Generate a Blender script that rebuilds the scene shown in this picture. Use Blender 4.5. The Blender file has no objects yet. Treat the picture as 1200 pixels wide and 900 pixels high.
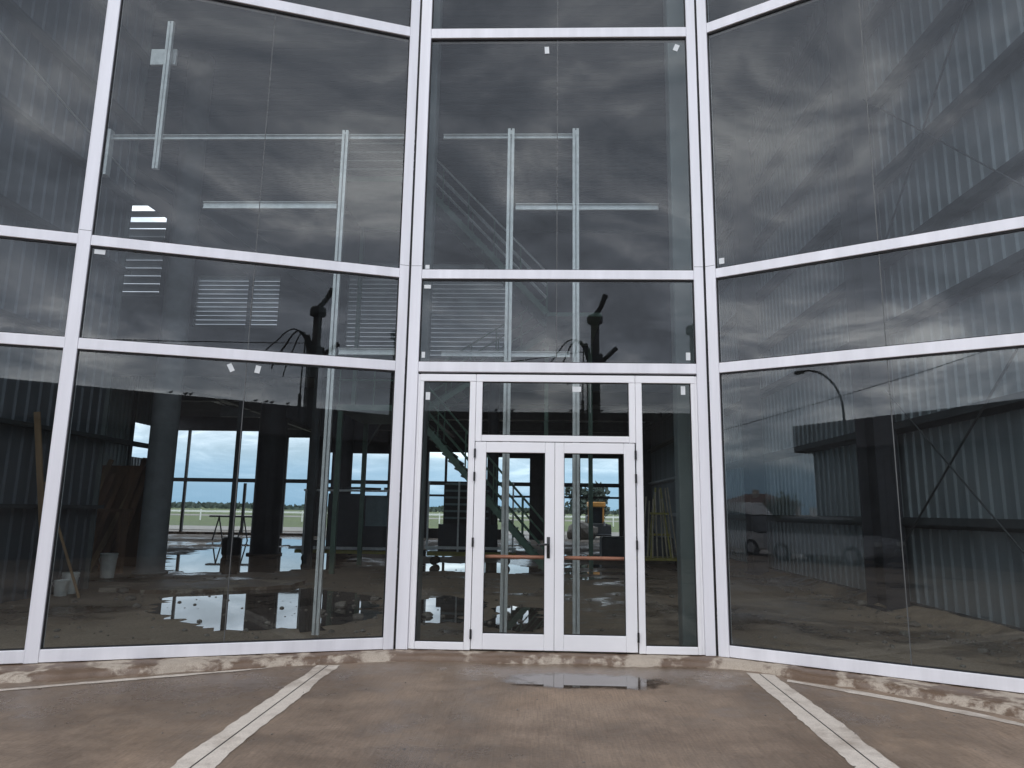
import bpy, bmesh, math, random
from mathutils import Vector, Matrix, noise
S = bpy.context.scene
COL = S.collection
R = math.radians
rng = random.Random(7)

# ------------------------------------------------------------------ camera
ZS = 0.08                                   # pavement to the bottom of the aluminium sill
PITCH, ROLL, YAW, FPX = 0.1761, -0.0151, -0.0333, 831.55
def cam_axis(a, b, fwd):
    c, s = math.cos(ROLL), math.sin(ROLL)
    x = c*a + s*b; up = -s*a + c*b
    c, s = math.cos(PITCH), math.sin(PITCH)
    y = c*fwd - s*up; z = s*fwd + c*up
    c, s = math.cos(YAW), math.sin(YAW)
    return Vector((c*x + s*y, -s*x + c*y, z))
cd = bpy.data.cameras.new('camera'); cam = bpy.data.objects.new('camera', cd); COL.objects.link(cam)
cd.sensor_width = 36; cd.lens = FPX/1200*36; cd.clip_start = 0.05; cd.clip_end = 6000
mx = Matrix((cam_axis(1, 0, 0), cam_axis(0, 1, 0), -cam_axis(0, 0, 1))).transposed().to_4x4()
mx.translation = Vector((-0.0829, -8.0459, 1.5 + ZS))
cam.matrix_world = mx
S.camera = cam

# ------------------------------------------------------------------ sky, sun, exposure
SUN_EL, SUN_AZ = R(52), R(200)              # azimuth from +Y towards +X: behind the photographer
W = bpy.data.worlds.new('World'); S.world = W; W.use_nodes = True
wt = W.node_tree; wt.nodes.clear()
def N(t, kind, **kw):
    n = t.nodes.new(kind)
    for k, v in kw.items():
        if k in ('ins',):
            for a, b in v.items(): n.inputs[a].default_value = b
        else: setattr(n, k, v)
    return n
def L(t, a, b): t.links.new(a, b)
def math_node(t, op, a, b=None, clamp=False):
    n = t.nodes.new('ShaderNodeMath'); n.operation = op; n.use_clamp = clamp
    for i, v in enumerate((a, b)):
        if v is None: continue
        if isinstance(v, (int, float)): n.inputs[i].default_value = v
        else: t.links.new(v, n.inputs[i])
    return n.outputs[0]
def ramp(t, fac, stops, interp='LINEAR'):
    n = t.nodes.new('ShaderNodeValToRGB'); n.color_ramp.interpolation = interp
    e = n.color_ramp.elements
    while len(e) < len(stops): e.new(0.5)
    for k, (p, c) in enumerate(stops):
        e[k].position = p
        e[k].color = (*c, 1) if len(c) == 3 else c
    if fac is not None: t.links.new(fac, n.inputs[0])
    return n.outputs[0]
def mix(t, fac, a, b, mode='MIX'):
    n = t.nodes.new('ShaderNodeMix'); n.data_type = 'RGBA'; n.blend_type = mode
    for i, v in ((0, fac), (6, a), (7, b)):
        if isinstance(v, (int, float)): n.inputs[i].default_value = v
        elif isinstance(v, tuple): n.inputs[i].default_value = (*v, 1)
        else: t.links.new(v, n.inputs[i])
    return n.outputs[2]
def noise_n(t, vec, scale, detail=6, rough=0.55, dist=0.0):
    n = t.nodes.new('ShaderNodeTexNoise')
    n.inputs['Scale'].default_value = scale; n.inputs['Detail'].default_value = detail
    n.inputs['Roughness'].default_value = rough; n.inputs['Distortion'].default_value = dist
    if vec is not None: t.links.new(vec, n.inputs['Vector'])
    return n.outputs['Fac']
out = N(wt, 'ShaderNodeOutputWorld'); bg = N(wt, 'ShaderNodeBackground'); bg.inputs[1].default_value = 0.1
L(wt, bg.outputs[0], out.inputs[0])
sky = N(wt, 'ShaderNodeTexSky', sky_type='NISHITA'); sky.sun_disc = False
sky.sun_elevation = SUN_EL; sky.sun_rotation = SUN_AZ; sky.air_density = 1.0; sky.dust_density = 2.0
tc = N(wt, 'ShaderNodeTexCoord'); sp = N(wt, 'ShaderNodeSeparateXYZ'); L(wt, tc.outputs['Generated'], sp.inputs[0])
zz = math_node(wt, 'MAXIMUM', sp.outputs[2], 0.0); zd = math_node(wt, 'ADD', zz, 0.16)
cb = N(wt, 'ShaderNodeCombineXYZ')
L(wt, math_node(wt, 'DIVIDE', sp.outputs[0], zd), cb.inputs[0]); L(wt, math_node(wt, 'DIVIDE', sp.outputs[1], zd), cb.inputs[1])
cb.inputs[2].default_value = 3.7
n1 = noise_n(wt, cb.outputs[0], 0.85, 10, 0.58, 0.7)
n2 = noise_n(wt, cb.outputs[0], 2.6, 9, 0.62, 1.0)
nn = math_node(wt, 'ADD', math_node(wt, 'MULTIPLY', n1, 0.64), math_node(wt, 'MULTIPLY', n2, 0.36))
cloud = ramp(wt, nn, [(0.40, (4.2, 4.6, 5.5)), (0.47, (6.3, 6.9, 8.2)), (0.52, (9.4, 9.9, 11.2)), (0.565, (15.2, 15.6, 16.6)), (0.62, (23.0, 23.2, 23.8))])
low = ramp(wt, zz, [(0.10, (1.2, 1.2, 1.2)), (0.30, (1.24, 1.23, 1.22)), (0.48, (1.0, 1.0, 1.0)), (0.8, (0.86, 0.87, 0.9))])
cloud = mix(wt, 1.0, cloud, low, 'MULTIPLY')
cover = ramp(wt, noise_n(wt, cb.outputs[0], 0.6, 5, 0.5), [(0.30, (0.86,)*3), (0.6, (1, 1, 1))])
mid = mix(wt, cover, sky.outputs[0], cloud)
hz = ramp(wt, zz, [(0.0, (1, 1, 1)), (0.05, (0.85,)*3), (0.12, (0.25,)*3), (0.2, (0, 0, 0))])
band = ramp(wt, zz, [(0.0, (2.7, 4.4, 6.1)), (0.05, (3.3, 5.2, 7.0)), (0.10, (6.0, 7.7, 8.6)), (0.16, (7.8, 9.2, 9.4))])
L(wt, mix(wt, hz, mid, band), bg.inputs[0])

sl = bpy.data.lights.new('sun', 'SUN'); sl.energy = 0.7; sl.angle = R(25); sl.color = (1, 0.97, 0.93)
so = bpy.data.objects.new('sun', sl); COL.objects.link(so)
sd = Vector((math.sin(SUN_AZ)*math.cos(SUN_EL), math.cos(SUN_AZ)*math.cos(SUN_EL), math.sin(SUN_EL)))
so.rotation_euler = sd.to_track_quat('Z', 'Y').to_euler(); so.location = sd*60
S.view_settings.view_transform = 'Standard'; S.view_settings.look = 'None'
S.view_settings.exposure = 0.58; S.view_settings.gamma = 1; S.view_settings.use_curve_mapping = False
cy = S.cycles
cy.max_bounces = 12; cy.diffuse_bounces = 5; cy.glossy_bounces = 5; cy.transparent_max_bounces = 40
cy.caustics_reflective = False; cy.caustics_refractive = False; cy.sample_clamp_indirect = 6
cy.use_denoising = True

# ------------------------------------------------------------------ materials
def new_mat(name):
    m = bpy.data.materials.new(name); m.use_nodes = True
    t = m.node_tree; p = t.nodes['Principled BSDF']
    return m, t, p
def plain(name, col, rough=0.5, metal=0.0, var=0.12, scale=6.0, bump=0.0, bscale=40.0, streak=False, spec=0.5):
    """A painted, metal or timber surface with slow tonal drift and a little fine grain."""
    m, t, p = new_mat(name)
    g = N(t, 'ShaderNodeTexCoord')
    vec = g.outputs['Object']
    if streak:
        mp = N(t, 'ShaderNodeMapping'); mp.inputs['Scale'].default_value = (1, 1, 0.08); L(t, vec, mp.inputs[0]); vec = mp.outputs[0]
    f = noise_n(t, vec, scale, 8, 0.6)
    lo = tuple(max(0, c*(1-var)) for c in col); hi = tuple(min(1, c*(1+var)) for c in col)
    L(t, ramp(t, f, [(0.3, lo), (0.7, hi)]), p.inputs['Base Color'])
    r2 = noise_n(t, vec, scale*2.3, 5, 0.6)
    mr = N(t, 'ShaderNodeMapRange'); mr.inputs[3].default_value = max(0.03, rough-0.1); mr.inputs[4].default_value = min(1, rough+0.1)
    L(t, r2, mr.inputs[0]); L(t, mr.outputs[0], p.inputs['Roughness'])
    p.inputs['Metallic'].default_value = metal; p.inputs['Specular IOR Level'].default_value = spec
    if bump:
        b = N(t, 'ShaderNodeBump'); b.inputs['Strength'].default_value = bump; b.inputs['Distance'].default_value = 0.01
        L(t, noise_n(t, vec, bscale, 6, 0.65), b.inputs['Height']); L(t, b.outputs[0], p.inputs['Normal'])
    return m
def glass_mat(name, tint, f0=0.042, dirt=0.03):
    m, t, p = new_mat(name); t.nodes.remove(p)
    o = t.nodes['Material Output']
    ge = N(t, 'ShaderNodeNewGeometry')
    d = N(t, 'ShaderNodeVectorMath', operation='DOT_PRODUCT'); L(t, ge.outputs['Incoming'], d.inputs[0]); L(t, ge.outputs['Normal'], d.inputs[1])
    c = math_node(t, 'ABSOLUTE', d.outputs['Value'])
    pw = math_node(t, 'POWER', math_node(t, 'SUBTRACT', 1.0, c, True), 5.0)
    fr = math_node(t, 'ADD', math_node(t, 'MULTIPLY', pw, 1-f0), f0)
    tr = N(t, 'ShaderNodeBsdfTransparent'); tr.inputs[0].default_value = (*tint, 1)
    gl = N(t, 'ShaderNodeBsdfGlossy'); gl.inputs['Roughness'].default_value = 0.0
    df = N(t, 'ShaderNodeBsdfDiffuse'); df.inputs[0].default_value = (0.5, 0.5, 0.48, 1)
    tcn = N(t, 'ShaderNodeTexCoord')
    # faint waviness of float glass and thin dust
    wv = N(t, 'ShaderNodeBump'); wv.inputs['Strength'].default_value = 0.05; wv.inputs['Distance'].default_value = 0.01
    L(t, noise_n(t, tcn.outputs['Object'], 0.9, 2, 0.4), wv.inputs['Height']); L(t, wv.outputs[0], gl.inputs['Normal'])
    dn = noise_n(t, tcn.outputs['Object'], 2.2, 9, 0.7)
    sp_ = N(t, 'ShaderNodeTexVoronoi'); sp_.inputs['Scale'].default_value = 9; L(t, tcn.outputs['Object'], sp_.inputs['Vector'])
    spot = math_node(t, 'LESS_THAN', sp_.outputs['Distance'], 0.035)
    df_f = math_node(t, 'ADD', math_node(t, 'MULTIPLY', dn, dirt), math_node(t, 'MULTIPLY', spot, 0.10))
    m1 = N(t, 'ShaderNodeMixShader'); L(t, df_f, m1.inputs[0]); L(t, tr.outputs[0], m1.inputs[1]); L(t, df.outputs[0], m1.inputs[2])
    m2 = N(t, 'ShaderNodeMixShader'); L(t, fr, m2.inputs[0]); L(t, m1.outputs[0], m2.inputs[1]); L(t, gl.outputs[0], m2.inputs[2])
    L(t, m2.outputs[0], o.inputs['Surface'])
    return m
M = {}
M['alu'] = plain('silver_aluminium', (0.79, 0.785, 0.815), 0.38, 0.0, 0.085, 5.0, 0.03, 300, True)
M['alu_door'] = plain('white_aluminium', (0.86, 0.855, 0.865), 0.32, 0.0, 0.03, 2.0, 0.02, 300)
M['gasket'] = plain('black_rubber', (0.012, 0.012, 0.013), 0.6)
M['black'] = plain('black_hardware', (0.014, 0.014, 0.015), 0.35)
M['glass'] = glass_mat('tinted_glazing', (0.845, 0.875, 0.875), 0.048, 0.010)
M['glass_door'] = glass_mat('clear_door_glazing', (0.86, 0.89, 0.885), 0.030, 0.012)
M['silicone'] = plain('grey_silicone', (0.09, 0.095, 0.095), 0.5)
M['sticker'] = plain('paper_sticker', (0.70, 0.72, 0.72), 0.7, 0, 0.05, 20)
M['galv'] = plain('galvanised_steel', (0.68, 0.69, 0.69), 0.42, 0.3, 0.18, 9, 0.05, 60)
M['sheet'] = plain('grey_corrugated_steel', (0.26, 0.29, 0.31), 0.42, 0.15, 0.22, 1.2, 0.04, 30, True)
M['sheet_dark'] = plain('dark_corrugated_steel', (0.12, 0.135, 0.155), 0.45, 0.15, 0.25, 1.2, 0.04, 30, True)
M['roofdeck'] = plain('dark_roof_steel', (0.045, 0.048, 0.052), 0.6, 0, 0.2, 0.8)
M['deck'] = plain('pale_deck_steel', (0.5, 0.53, 0.55), 0.4, 0.2, 0.2, 0.8, 0.03, 30)
M['primer'] = plain('dark_grey_primer', (0.05, 0.055, 0.06), 0.55, 0, 0.25, 3, 0.05, 40)
M['column'] = plain('grey_painted_column', (0.27, 0.28, 0.29), 0.6, 0, 0.2, 2.5, 0.08, 30)
M['column_dark'] = plain('charcoal_column', (0.035, 0.034, 0.042), 0.6, 0, 0.3, 2.5, 0.08, 30)
M['steelcol'] = plain('grey_green_steel', (0.13, 0.15, 0.15), 0.5, 0, 0.15, 2.5)
M['green'] = plain('green_stair_paint', (0.10, 0.175, 0.13), 0.5, 0, 0.2, 4)
M['copper'] = plain('copper_red_bar', (0.62, 0.25, 0.16), 0.35, 0.1, 0.15, 8)
M['timber'] = plain('brown_timber', (0.26, 0.14, 0.08), 0.8, 0, 0.4, 3, 0.2, 30, True)
M['timber_pale'] = plain('pale_timber', (0.34, 0.22, 0.12), 0.8, 0, 0.3, 3, 0.2, 30, True)
M['bucket'] = plain('white_plastic', (0.80, 0.81, 0.78), 0.5, 0, 0.15, 6)
M['yellow'] = plain('yellow_paint', (0.34, 0.30, 0.07), 0.55, 0, 0.25, 6)
M['pipe'] = plain('weathered_pipe', (0.46, 0.40, 0.30), 0.6, 0, 0.25, 6)
M['orange'] = plain('orange_machine_paint', (0.58, 0.29, 0.075), 0.45, 0, 0.15, 4)
M['rubber'] = plain('tyre_rubber', (0.02, 0.02, 0.02), 0.85)
M['darkglass'] = plain('dark_window_glass', (0.02, 0.025, 0.03), 0.06)
M['panelglass'] = plain('stacked_blue_glass', (0.05, 0.055, 0.065), 0.2)
M['panelblue'] = plain('pale_blue_glass', (0.22, 0.30, 0.32), 0.25)
M['clad'] = plain('shade_dark_cladding', (0.045, 0.043, 0.048), 0.6, 0, 0.25, 1.0, 0.05, 30, True)  # base colour kept dark so the wall reads as a shaded side
M['fascia'] = plain('grey_fascia', (0.075, 0.068, 0.072), 0.55, 0, 0.2, 1.0, 0.04, 30, True)
M['render'] = plain('cream_render', (0.5, 0.46, 0.40), 0.85, 0, 0.15, 1.5, 0.1, 40)
M['rooftile'] = plain('red_roof_tile', (0.15, 0.085, 0.07), 0.8, 0, 0.3, 8, 0.3, 20)
M['whitewall'] = plain('white_masonry', (0.62, 0.62, 0.60), 0.85, 0, 0.15, 1.5, 0.1, 40)
M['pole'] = plain('dark_pole_timber', (0.035, 0.03, 0.028), 0.8, 0, 0.3, 3, 0.2, 30, True)
M['cable'] = plain('black_cable', (0.012, 0.012, 0.012), 0.6)
M['bark'] = plain('grey_bark', (0.09, 0.07, 0.05), 0.9, 0, 0.3, 6, 0.4, 20)
M['leaf'] = plain('green_leaves', (0.055, 0.085, 0.03), 0.7, 0, 0.45, 1.3)
M['leaf_far'] = plain('blue_green_leaves', (0.06, 0.085, 0.07), 0.8, 0, 0.35, 0.3)
M['bird'] = plain('dark_feathers', (0.03, 0.03, 0.035), 0.8)
M['stone'] = plain('rubble_stone', (0.17, 0.15, 0.13), 0.9, 0, 0.35, 5, 0.5, 30)
M['carsilver'] = plain('silver_car_paint', (0.5, 0.51, 0.53), 0.25, 0.3, 0.05, 2)
M['cardark'] = plain('dark_car_paint', (0.06, 0.07, 0.085), 0.22, 0.2, 0.05, 2)
M['carwhite'] = plain('white_car_paint', (0.7, 0.7, 0.7), 0.25, 0, 0.05, 2)
M['lamp'] = plain('lamp_lens', (0.75, 0.75, 0.72), 0.15)
M['redlamp'] = plain('red_lens', (0.35, 0.02, 0.02), 0.2)

def soil_mat(name, dry, wet, scale, wetness=0.5, brush=False, grit=0.35, rlo=0.18, rhi=0.85, soft=0.10):
    m, t, p = new_mat(name)
    g = N(t, 'ShaderNodeTexCoord'); v = g.outputs['Object']
    big = noise_n(t, v, scale*0.28, 7, 0.6, 0.4)
    med = noise_n(t, v, scale*1.7, 8, 0.65, 0.2)
    fine = noise_n(t, v, scale*26, 6, 0.7)
    wm = ramp(t, math_node(t, 'ADD', math_node(t, 'MULTIPLY', big, 0.7), math_node(t, 'MULTIPLY', med, 0.3)),
              [(wetness-soft, (1, 1, 1)), (wetness+soft, (0, 0, 0))])
    c = mix(t, wm, dry, wet)
    c = mix(t, 0.75, c, ramp(t, med, [(0.28, (0.76, 0.75, 0.74)), (0.72, (1.0, 1.0, 1.0))]), 'MULTIPLY')
    c = mix(t, grit, c, ramp(t, fine, [(0.32, (0.5, 0.48, 0.46)), (0.5, (0.97, 0.96, 0.95)), (0.66, (1.3, 1.28, 1.25))]), 'MULTIPLY')
    h = math_node(t, 'ADD', math_node(t, 'MULTIPLY', fine, 0.5), med)
    if brush:
        mp = N(t, 'ShaderNodeMapping'); mp.inputs['Scale'].default_value = (1, 0.035, 1); mp.inputs['Rotation'].default_value = (0, 0, R(4)); L(t, v, mp.inputs[0])
        br = noise_n(t, mp.outputs[0], 85, 5, 0.7)
        c = mix(t, 0.5, c, ramp(t, br, [(0.36, (0.62, 0.60, 0.58)), (0.5, (0.96, 0.95, 0.94)), (0.64, (1.22, 1.2, 1.17))]), 'MULTIPLY')
        tone = noise_n(t, v, 0.55, 6, 0.6, 0.8)
        c = mix(t, 0.8, c, ramp(t, tone, [(0.38, (0.74, 0.72, 0.71)), (0.5, (1, 1, 1)), (0.62, (1.14, 1.1, 1.05))]), 'MULTIPLY')
        h = math_node(t, 'ADD', h, math_node(t, 'MULTIPLY', br, 0.8))
        # a damp muddy stain spreading from the doorway
        sx = N(t, 'ShaderNodeSeparateXYZ'); L(t, v, sx.inputs[0])
        dx = math_node(t, 'MULTIPLY', math_node(t, 'SUBTRACT', sx.outputs[0], 0.55), 0.42); dy = math_node(t, 'MULTIPLY', math_node(t, 'ADD', sx.outputs[1], 0.55), 1.15)
        rad = math_node(t, 'SQRT', math_node(t, 'ADD', math_node(t, 'MULTIPLY', dx, dx), math_node(t, 'MULTIPLY', dy, dy)))
        rad = math_node(t, 'ADD', rad, math_node(t, 'MULTIPLY', math_node(t, 'SUBTRACT', noise_n(t, v, 2.4, 8, 0.65), 0.5), 1.3))
        damp = ramp(t, rad, [(0.45, (1, 1, 1)), (0.95, (0, 0, 0))])
        c = mix(t, damp, c, mix(t, 0.5, c, (0.105, 0.072, 0.045)))
        wm = math_node(t, 'MAXIMUM', wm, damp)
        # pale dried splashes and dark specks
        st = noise_n(t, v, 3.3, 10, 0.75, 1.2)
        c = mix(t, ramp(t, st, [(0.64, (0, 0, 0)), (0.72, (0.45,)*3)]), c, (0.36, 0.31, 0.26))
        vo = N(t, 'ShaderNodeTexVoronoi'); vo.inputs['Scale'].default_value = 2.2; L(t, v, vo.inputs['Vector'])
        c = mix(t, math_node(t, 'LESS_THAN', vo.outputs['Distance'], 0.028), c, (0.03, 0.027, 0.025))
    L(t, c, p.inputs['Base Color'])
    rr = N(t, 'ShaderNodeMapRange'); rr.inputs[3].default_value = rhi; rr.inputs[4].default_value = rlo
    L(t, wm, rr.inputs[0]); rr.clamp = True; L(t, rr.outputs[0], p.inputs['Roughness'])
    b = N(t, 'ShaderNodeBump'); b.inputs['Strength'].default_value = 0.35; b.inputs['Distance'].default_value = 0.012
    L(t, h, b.inputs['Height']); L(t, b.outputs[0], p.inputs['Normal'])
    return m
M['apron'] = soil_mat('brown_brushed_concrete', (0.280, 0.214, 0.160), (0.185, 0.138, 0.101), 1.5, 0.49, True, 0.45, 0.16, 0.8)
M['hallfloor'] = soil_mat('wet_hall_floor', (0.31, 0.24, 0.18), (0.13, 0.097, 0.072), 1.3, 0.47, False, 0.65, 0.2, 0.85, 0.05)
M['dirt'] = soil_mat('yard_dirt', (0.20, 0.165, 0.13), (0.12, 0.10, 0.08), 0.5, 0.47, False, 0.4, 0.4, 0.9)
M['kerb'] = soil_mat('rough_kerb_mortar', (0.43, 0.37, 0.30), (0.15, 0.10, 0.066), 5.0, 0.525, False, 0.7, 0.45, 0.9, 0.028)
M['strip'] = soil_mat('pale_cement_strip', (0.62, 0.56, 0.485), (0.34, 0.28, 0.225), 4.5, 0.43, False, 0.5, 0.6, 0.9)
M['field'] = soil_mat('field_grass', (0.13, 0.17, 0.045), (0.09, 0.12, 0.04), 0.05, 0.5, False, 0.4, 0.8, 0.9)
M['gravelroad'] = soil_mat('pale_gravel_road', (0.34, 0.32, 0.28), (0.24, 0.22, 0.2), 0.3, 0.5, False, 0.3, 0.6, 0.9)
def puddle_mat():
    m, t, p = new_mat('puddle_water')
    p.inputs['Base Color'].default_value = (0.030, 0.027, 0.023, 1); p.inputs['Roughness'].default_value = 0.015
    p.inputs['IOR'].default_value = 2.5; p.inputs['Specular IOR Level'].default_value = 0.8
    g = N(t, 'ShaderNodeTexCoord'); b = N(t, 'ShaderNodeBump'); b.inputs['Strength'].default_value = 0.02; b.inputs['Distance'].default_value = 0.01
    L(t, noise_n(t, g.outputs['Object'], 6, 3, 0.5), b.inputs['Height']); L(t, b.outputs[0], p.inputs['Normal'])
    return m
M['water'] = puddle_mat()
def film_mat():
    """the thin puddle at the doors: water that thins out to nothing at a soft, broken edge"""
    m, t, p = new_mat('thin_puddle_film'); o = t.nodes['Material Output']
    p.inputs['Base Color'].default_value = (0.085, 0.066, 0.052, 1); p.inputs['Roughness'].default_value = 0.02
    p.inputs['IOR'].default_value = 1.9; p.inputs['Specular IOR Level'].default_value = 0.8
    g = N(t, 'ShaderNodeTexCoord'); v = g.outputs['Object']; sx = N(t, 'ShaderNodeSeparateXYZ'); L(t, v, sx.inputs[0])
    dx = math_node(t, 'MULTIPLY', math_node(t, 'SUBTRACT', sx.outputs[0], 0.40), 1.05); dy = math_node(t, 'MULTIPLY', math_node(t, 'ADD', sx.outputs[1], 0.93), 2.6)
    d = math_node(t, 'SQRT', math_node(t, 'ADD', math_node(t, 'POWER', math_node(t, 'ABSOLUTE', dx), 2.6), math_node(t, 'POWER', math_node(t, 'ABSOLUTE', dy), 2.6)))
    d = math_node(t, 'ADD', d, math_node(t, 'MULTIPLY', math_node(t, 'SUBTRACT', noise_n(t, v, 5.5, 9, 0.68, 0.4), 0.5), 0.95))
    a = ramp(t, d, [(0.50, (1, 1, 1)), (0.66, (0.45,)*3), (0.80, (0, 0, 0))])
    tr = N(t, 'ShaderNodeBsdfTransparent'); ms = N(t, 'ShaderNodeMixShader')
    L(t, a, ms.inputs[0]); L(t, tr.outputs[0], ms.inputs[1]); L(t, p.outputs[0], ms.inputs[2]); L(t, ms.outputs[0], o.inputs['Surface'])
    return m
M['film'] = film_mat()

# ------------------------------------------------------------------ mesh helpers
class MB:
    def __init__(self, base=None):
        self.bm = bmesh.new(); self.base = base or (lambda v: v)
    def P(self, p): return self.bm.verts.new(self.base(Vector(p)))
    def hexa(self, pts, bev=0.0):
        v = [self.P(p) for p in pts]
        fs = [self.bm.faces.new([v[i] for i in q]) for q in ((0, 3, 2, 1), (4, 5, 6, 7), (0, 1, 5, 4), (1, 2, 6, 5), (2, 3, 7, 6), (3, 0, 4, 7))]
        if bev:
            ed = list({e for f in fs for e in f.edges})
            bmesh.ops.bevel(self.bm, geom=ed, offset=bev, segments=1, affect='EDGES', profile=0.5)
        return self
    def box(self, x0, x1, y0, y1, z0, z1, bev=0.0):
        return self.hexa([(x0, y0, z0), (x1, y0, z0), (x1, y1, z0), (x0, y1, z0), (x0, y0, z1), (x1, y0, z1), (x1, y1, z1), (x0, y1, z1)], bev)
    def tube(self, pts, r, seg=8, cap=True):
        pts = [Vector(p) for p in pts]; rs = r if isinstance(r, (list, tuple)) else [r]*len(pts)
        rings = []
        for i, p in enumerate(pts):
            d = (pts[min(i+1, len(pts)-1)] - pts[max(i-1, 0)]).normalized()
            a = d.cross(Vector((0, 0, 1)) if abs(d.z) < 0.95 else Vector((1, 0, 0))).normalized(); b = d.cross(a)
            rings.append([self.P(p + (a*math.cos(2*math.pi*k/seg) + b*math.sin(2*math.pi*k/seg))*rs[i]) for k in range(seg)])
        for q, w in zip(rings, rings[1:]):
            for k in range(seg): self.bm.faces.new((q[k], q[(k+1) % seg], w[(k+1) % seg], w[k]))
        if cap:
            self.bm.faces.new(rings[0][::-1]); self.bm.faces.new(rings[-1])
        return self
    def bar(self, a, b, w, h, up=(0, 0, 1)):
        a, b = Vector(a), Vector(b); d = (b-a).normalized(); up = Vector(up)
        if abs(d.dot(up)) > 0.98: up = Vector((0, 1, 0))
        s = d.cross(up).normalized()*w/2; u = s.cross(d).normalized()*h/2
        return self.hexa([a-s-u, a+s-u, a+s+u, a-s+u, b-s-u, b+s-u, b+s+u, b-s+u])
    def prism(self, prof, frame, closed=True):
        """prof: 2D outline, frame(u, v, k) -> point; k = 0, 1"""
        a = [self.P(frame(u, v, 0)) for u, v in prof]; b = [self.P(frame(u, v, 1)) for u, v in prof]
        n = len(prof)
        for i in range(n if closed else n-1): self.bm.faces.new((a[i], a[(i+1) % n], b[(i+1) % n], b[i]))
        if closed: self.bm.faces.new(a[::-1]); self.bm.faces.new(b)
        return self
    def lathe(self, c, prof, seg=20):
        c = Vector(c); rings = [[self.P(c + Vector((r*math.cos(2*math.pi*k/seg), r*math.sin(2*math.pi*k/seg), z))) for k in range(seg)] for r, z in prof]
        for q, w in zip(rings, rings[1:]):
            for k in range(seg): self.bm.faces.new((q[k], q[(k+1) % seg], w[(k+1) % seg], w[k]))
        self.bm.faces.new(rings[0][::-1]); self.bm.faces.new(rings[-1])
        return self
    def build(self, name, mat, parent=None, smooth=False):
        bmesh.ops.recalc_face_normals(self.bm, faces=self.bm.faces)
        me = bpy.data.meshes.new(name); self.bm.to_mesh(me); self.bm.free()
        me.materials.append(M[mat] if isinstance(mat, str) else mat)
        if smooth:
            for p in me.polygons: p.use_smooth = True
        o = bpy.data.objects.new(name, me); COL.objects.link(o)
        if parent is not None:
            o.parent = parent; o.matrix_parent_inverse = Matrix.Translation(parent.location).inverted() if parent.type == 'EMPTY' and parent.rotation_euler.z == 0 else Matrix()
        return o
def tag(o, label=None, cat=None, group=None, kind=None):
    for k, v in (('label', label), ('category', cat), ('group', group), ('kind', kind)):
        if v: o[k] = v
    return o
def thing(name, label, cat, loc=(0, 0, 0), group=None, kind=None):
    o = bpy.data.objects.new(name, None); COL.objects.link(o); o.location = loc; o.empty_display_size = 0.2
    return tag(o, label, cat, group, kind)
def struct(o): o['kind'] = 'structure'; return o
def copy_tree(o, parent=None):
    c = o.copy(); COL.objects.link(c)
    if parent is not None: c.parent = parent; c.matrix_parent_inverse = o.matrix_parent_inverse.copy()
    for ch in list(o.children): copy_tree(ch, c)
    return c
def poly_sheet(name, pts, z, mat, kind='structure'):
    b = bmesh.new(); f = b.faces.new([b.verts.new((x, y, z)) for x, y in pts]); f.normal_update()
    if f.normal.z < 0: f.normal_flip()
    bmesh.ops.triangulate(b, faces=b.faces)
    me = bpy.data.meshes.new(name); b.to_mesh(me); b.free(); me.materials.append(M[mat])
    o = bpy.data.objects.new(name, me); COL.objects.link(o); o['kind'] = kind
    return o
def ragged(pts, amp, step=0.15, freq=2.5, seed=0.0):
    res = []
    for i, a in enumerate(pts):
        a = Vector((*a, 0)); b = Vector((*pts[(i+1) % len(pts)], 0)); n = max(1, int((b-a).length/step))
        d = (b-a).normalized(); s = Vector((-d.y, d.x, 0))
        for k in range(n):
            p = a.lerp(b, k/n)
            q = p + s*amp*(noise.noise(Vector((p.x*freq, p.y*freq, seed))) + 0.6*noise.noise(Vector((p.x*freq*4, p.y*freq*4, seed+3))))
            res.append((q.x, q.y))
    return res
def corr(mb, o, along, length, across, width, nrm, pitch=0.28, depth=0.035, thick=0.004):
    """trapezoidal steel sheet: ribs run along `across`, repeated along `along`"""
    o, along, across, nrm = Vector(o), Vector(along).normalized(), Vector(across).normalized(), Vector(nrm).normalized()
    prof = []; x = 0.0
    while x < length:
        for f, h in ((0, 0), (0.74, 0), (0.79, 1), (0.93, 1)):
            if x + f*pitch <= length: prof.append((x + f*pitch, h*depth))
        x += pitch
    prof.append((length, 0))
    back = [(u, v-thick) for u, v in prof]
    rows = []
    for pr in (prof, back):
        rows.append([[mb.P(o + along*u + nrm*v + across*(width*k)) for u, v in pr] for k in (0, 1)])
    for a, b in rows:
        for i in range(len(a)-1): mb.bm.faces.new((a[i], a[i+1], b[i+1], b[i]))
    return mb

# ------------------------------------------------------------------ facade geometry (metres; x along the centre bay, +y into the hall)
GL, GR, AL, AR = -1.5855, 1.8903, 0.3178, 0.5412
def bay(px, tx, ty, nx, ny): return lambda v: Vector((px + tx*v.x + nx*v.y, ty*v.x + ny*v.y, v.z + ZS))
BC = bay(0, 1, 0, 0, 1)
BL = bay(GL, -math.cos(AL), -math.sin(AL), -math.sin(AL), math.cos(AL))
BR = bay(GR, math.cos(AR), -math.sin(AR), math.sin(AR), math.cos(AR))
LV = [(0.0, 0.118), (3.0724, 3.1885), (4.198, 4.311), (7.377, 7.510), (10.60, 10.73), (13.30, 13.55)]   # transoms: lower and upper edge
TOPZ = 13.55
XL, XR = -8.80, 6.62                        # the hall's side walls
LEND = (abs(XL) - abs(GL))/math.cos(AL); REND = (XR - GR)/math.cos(AR)

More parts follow.
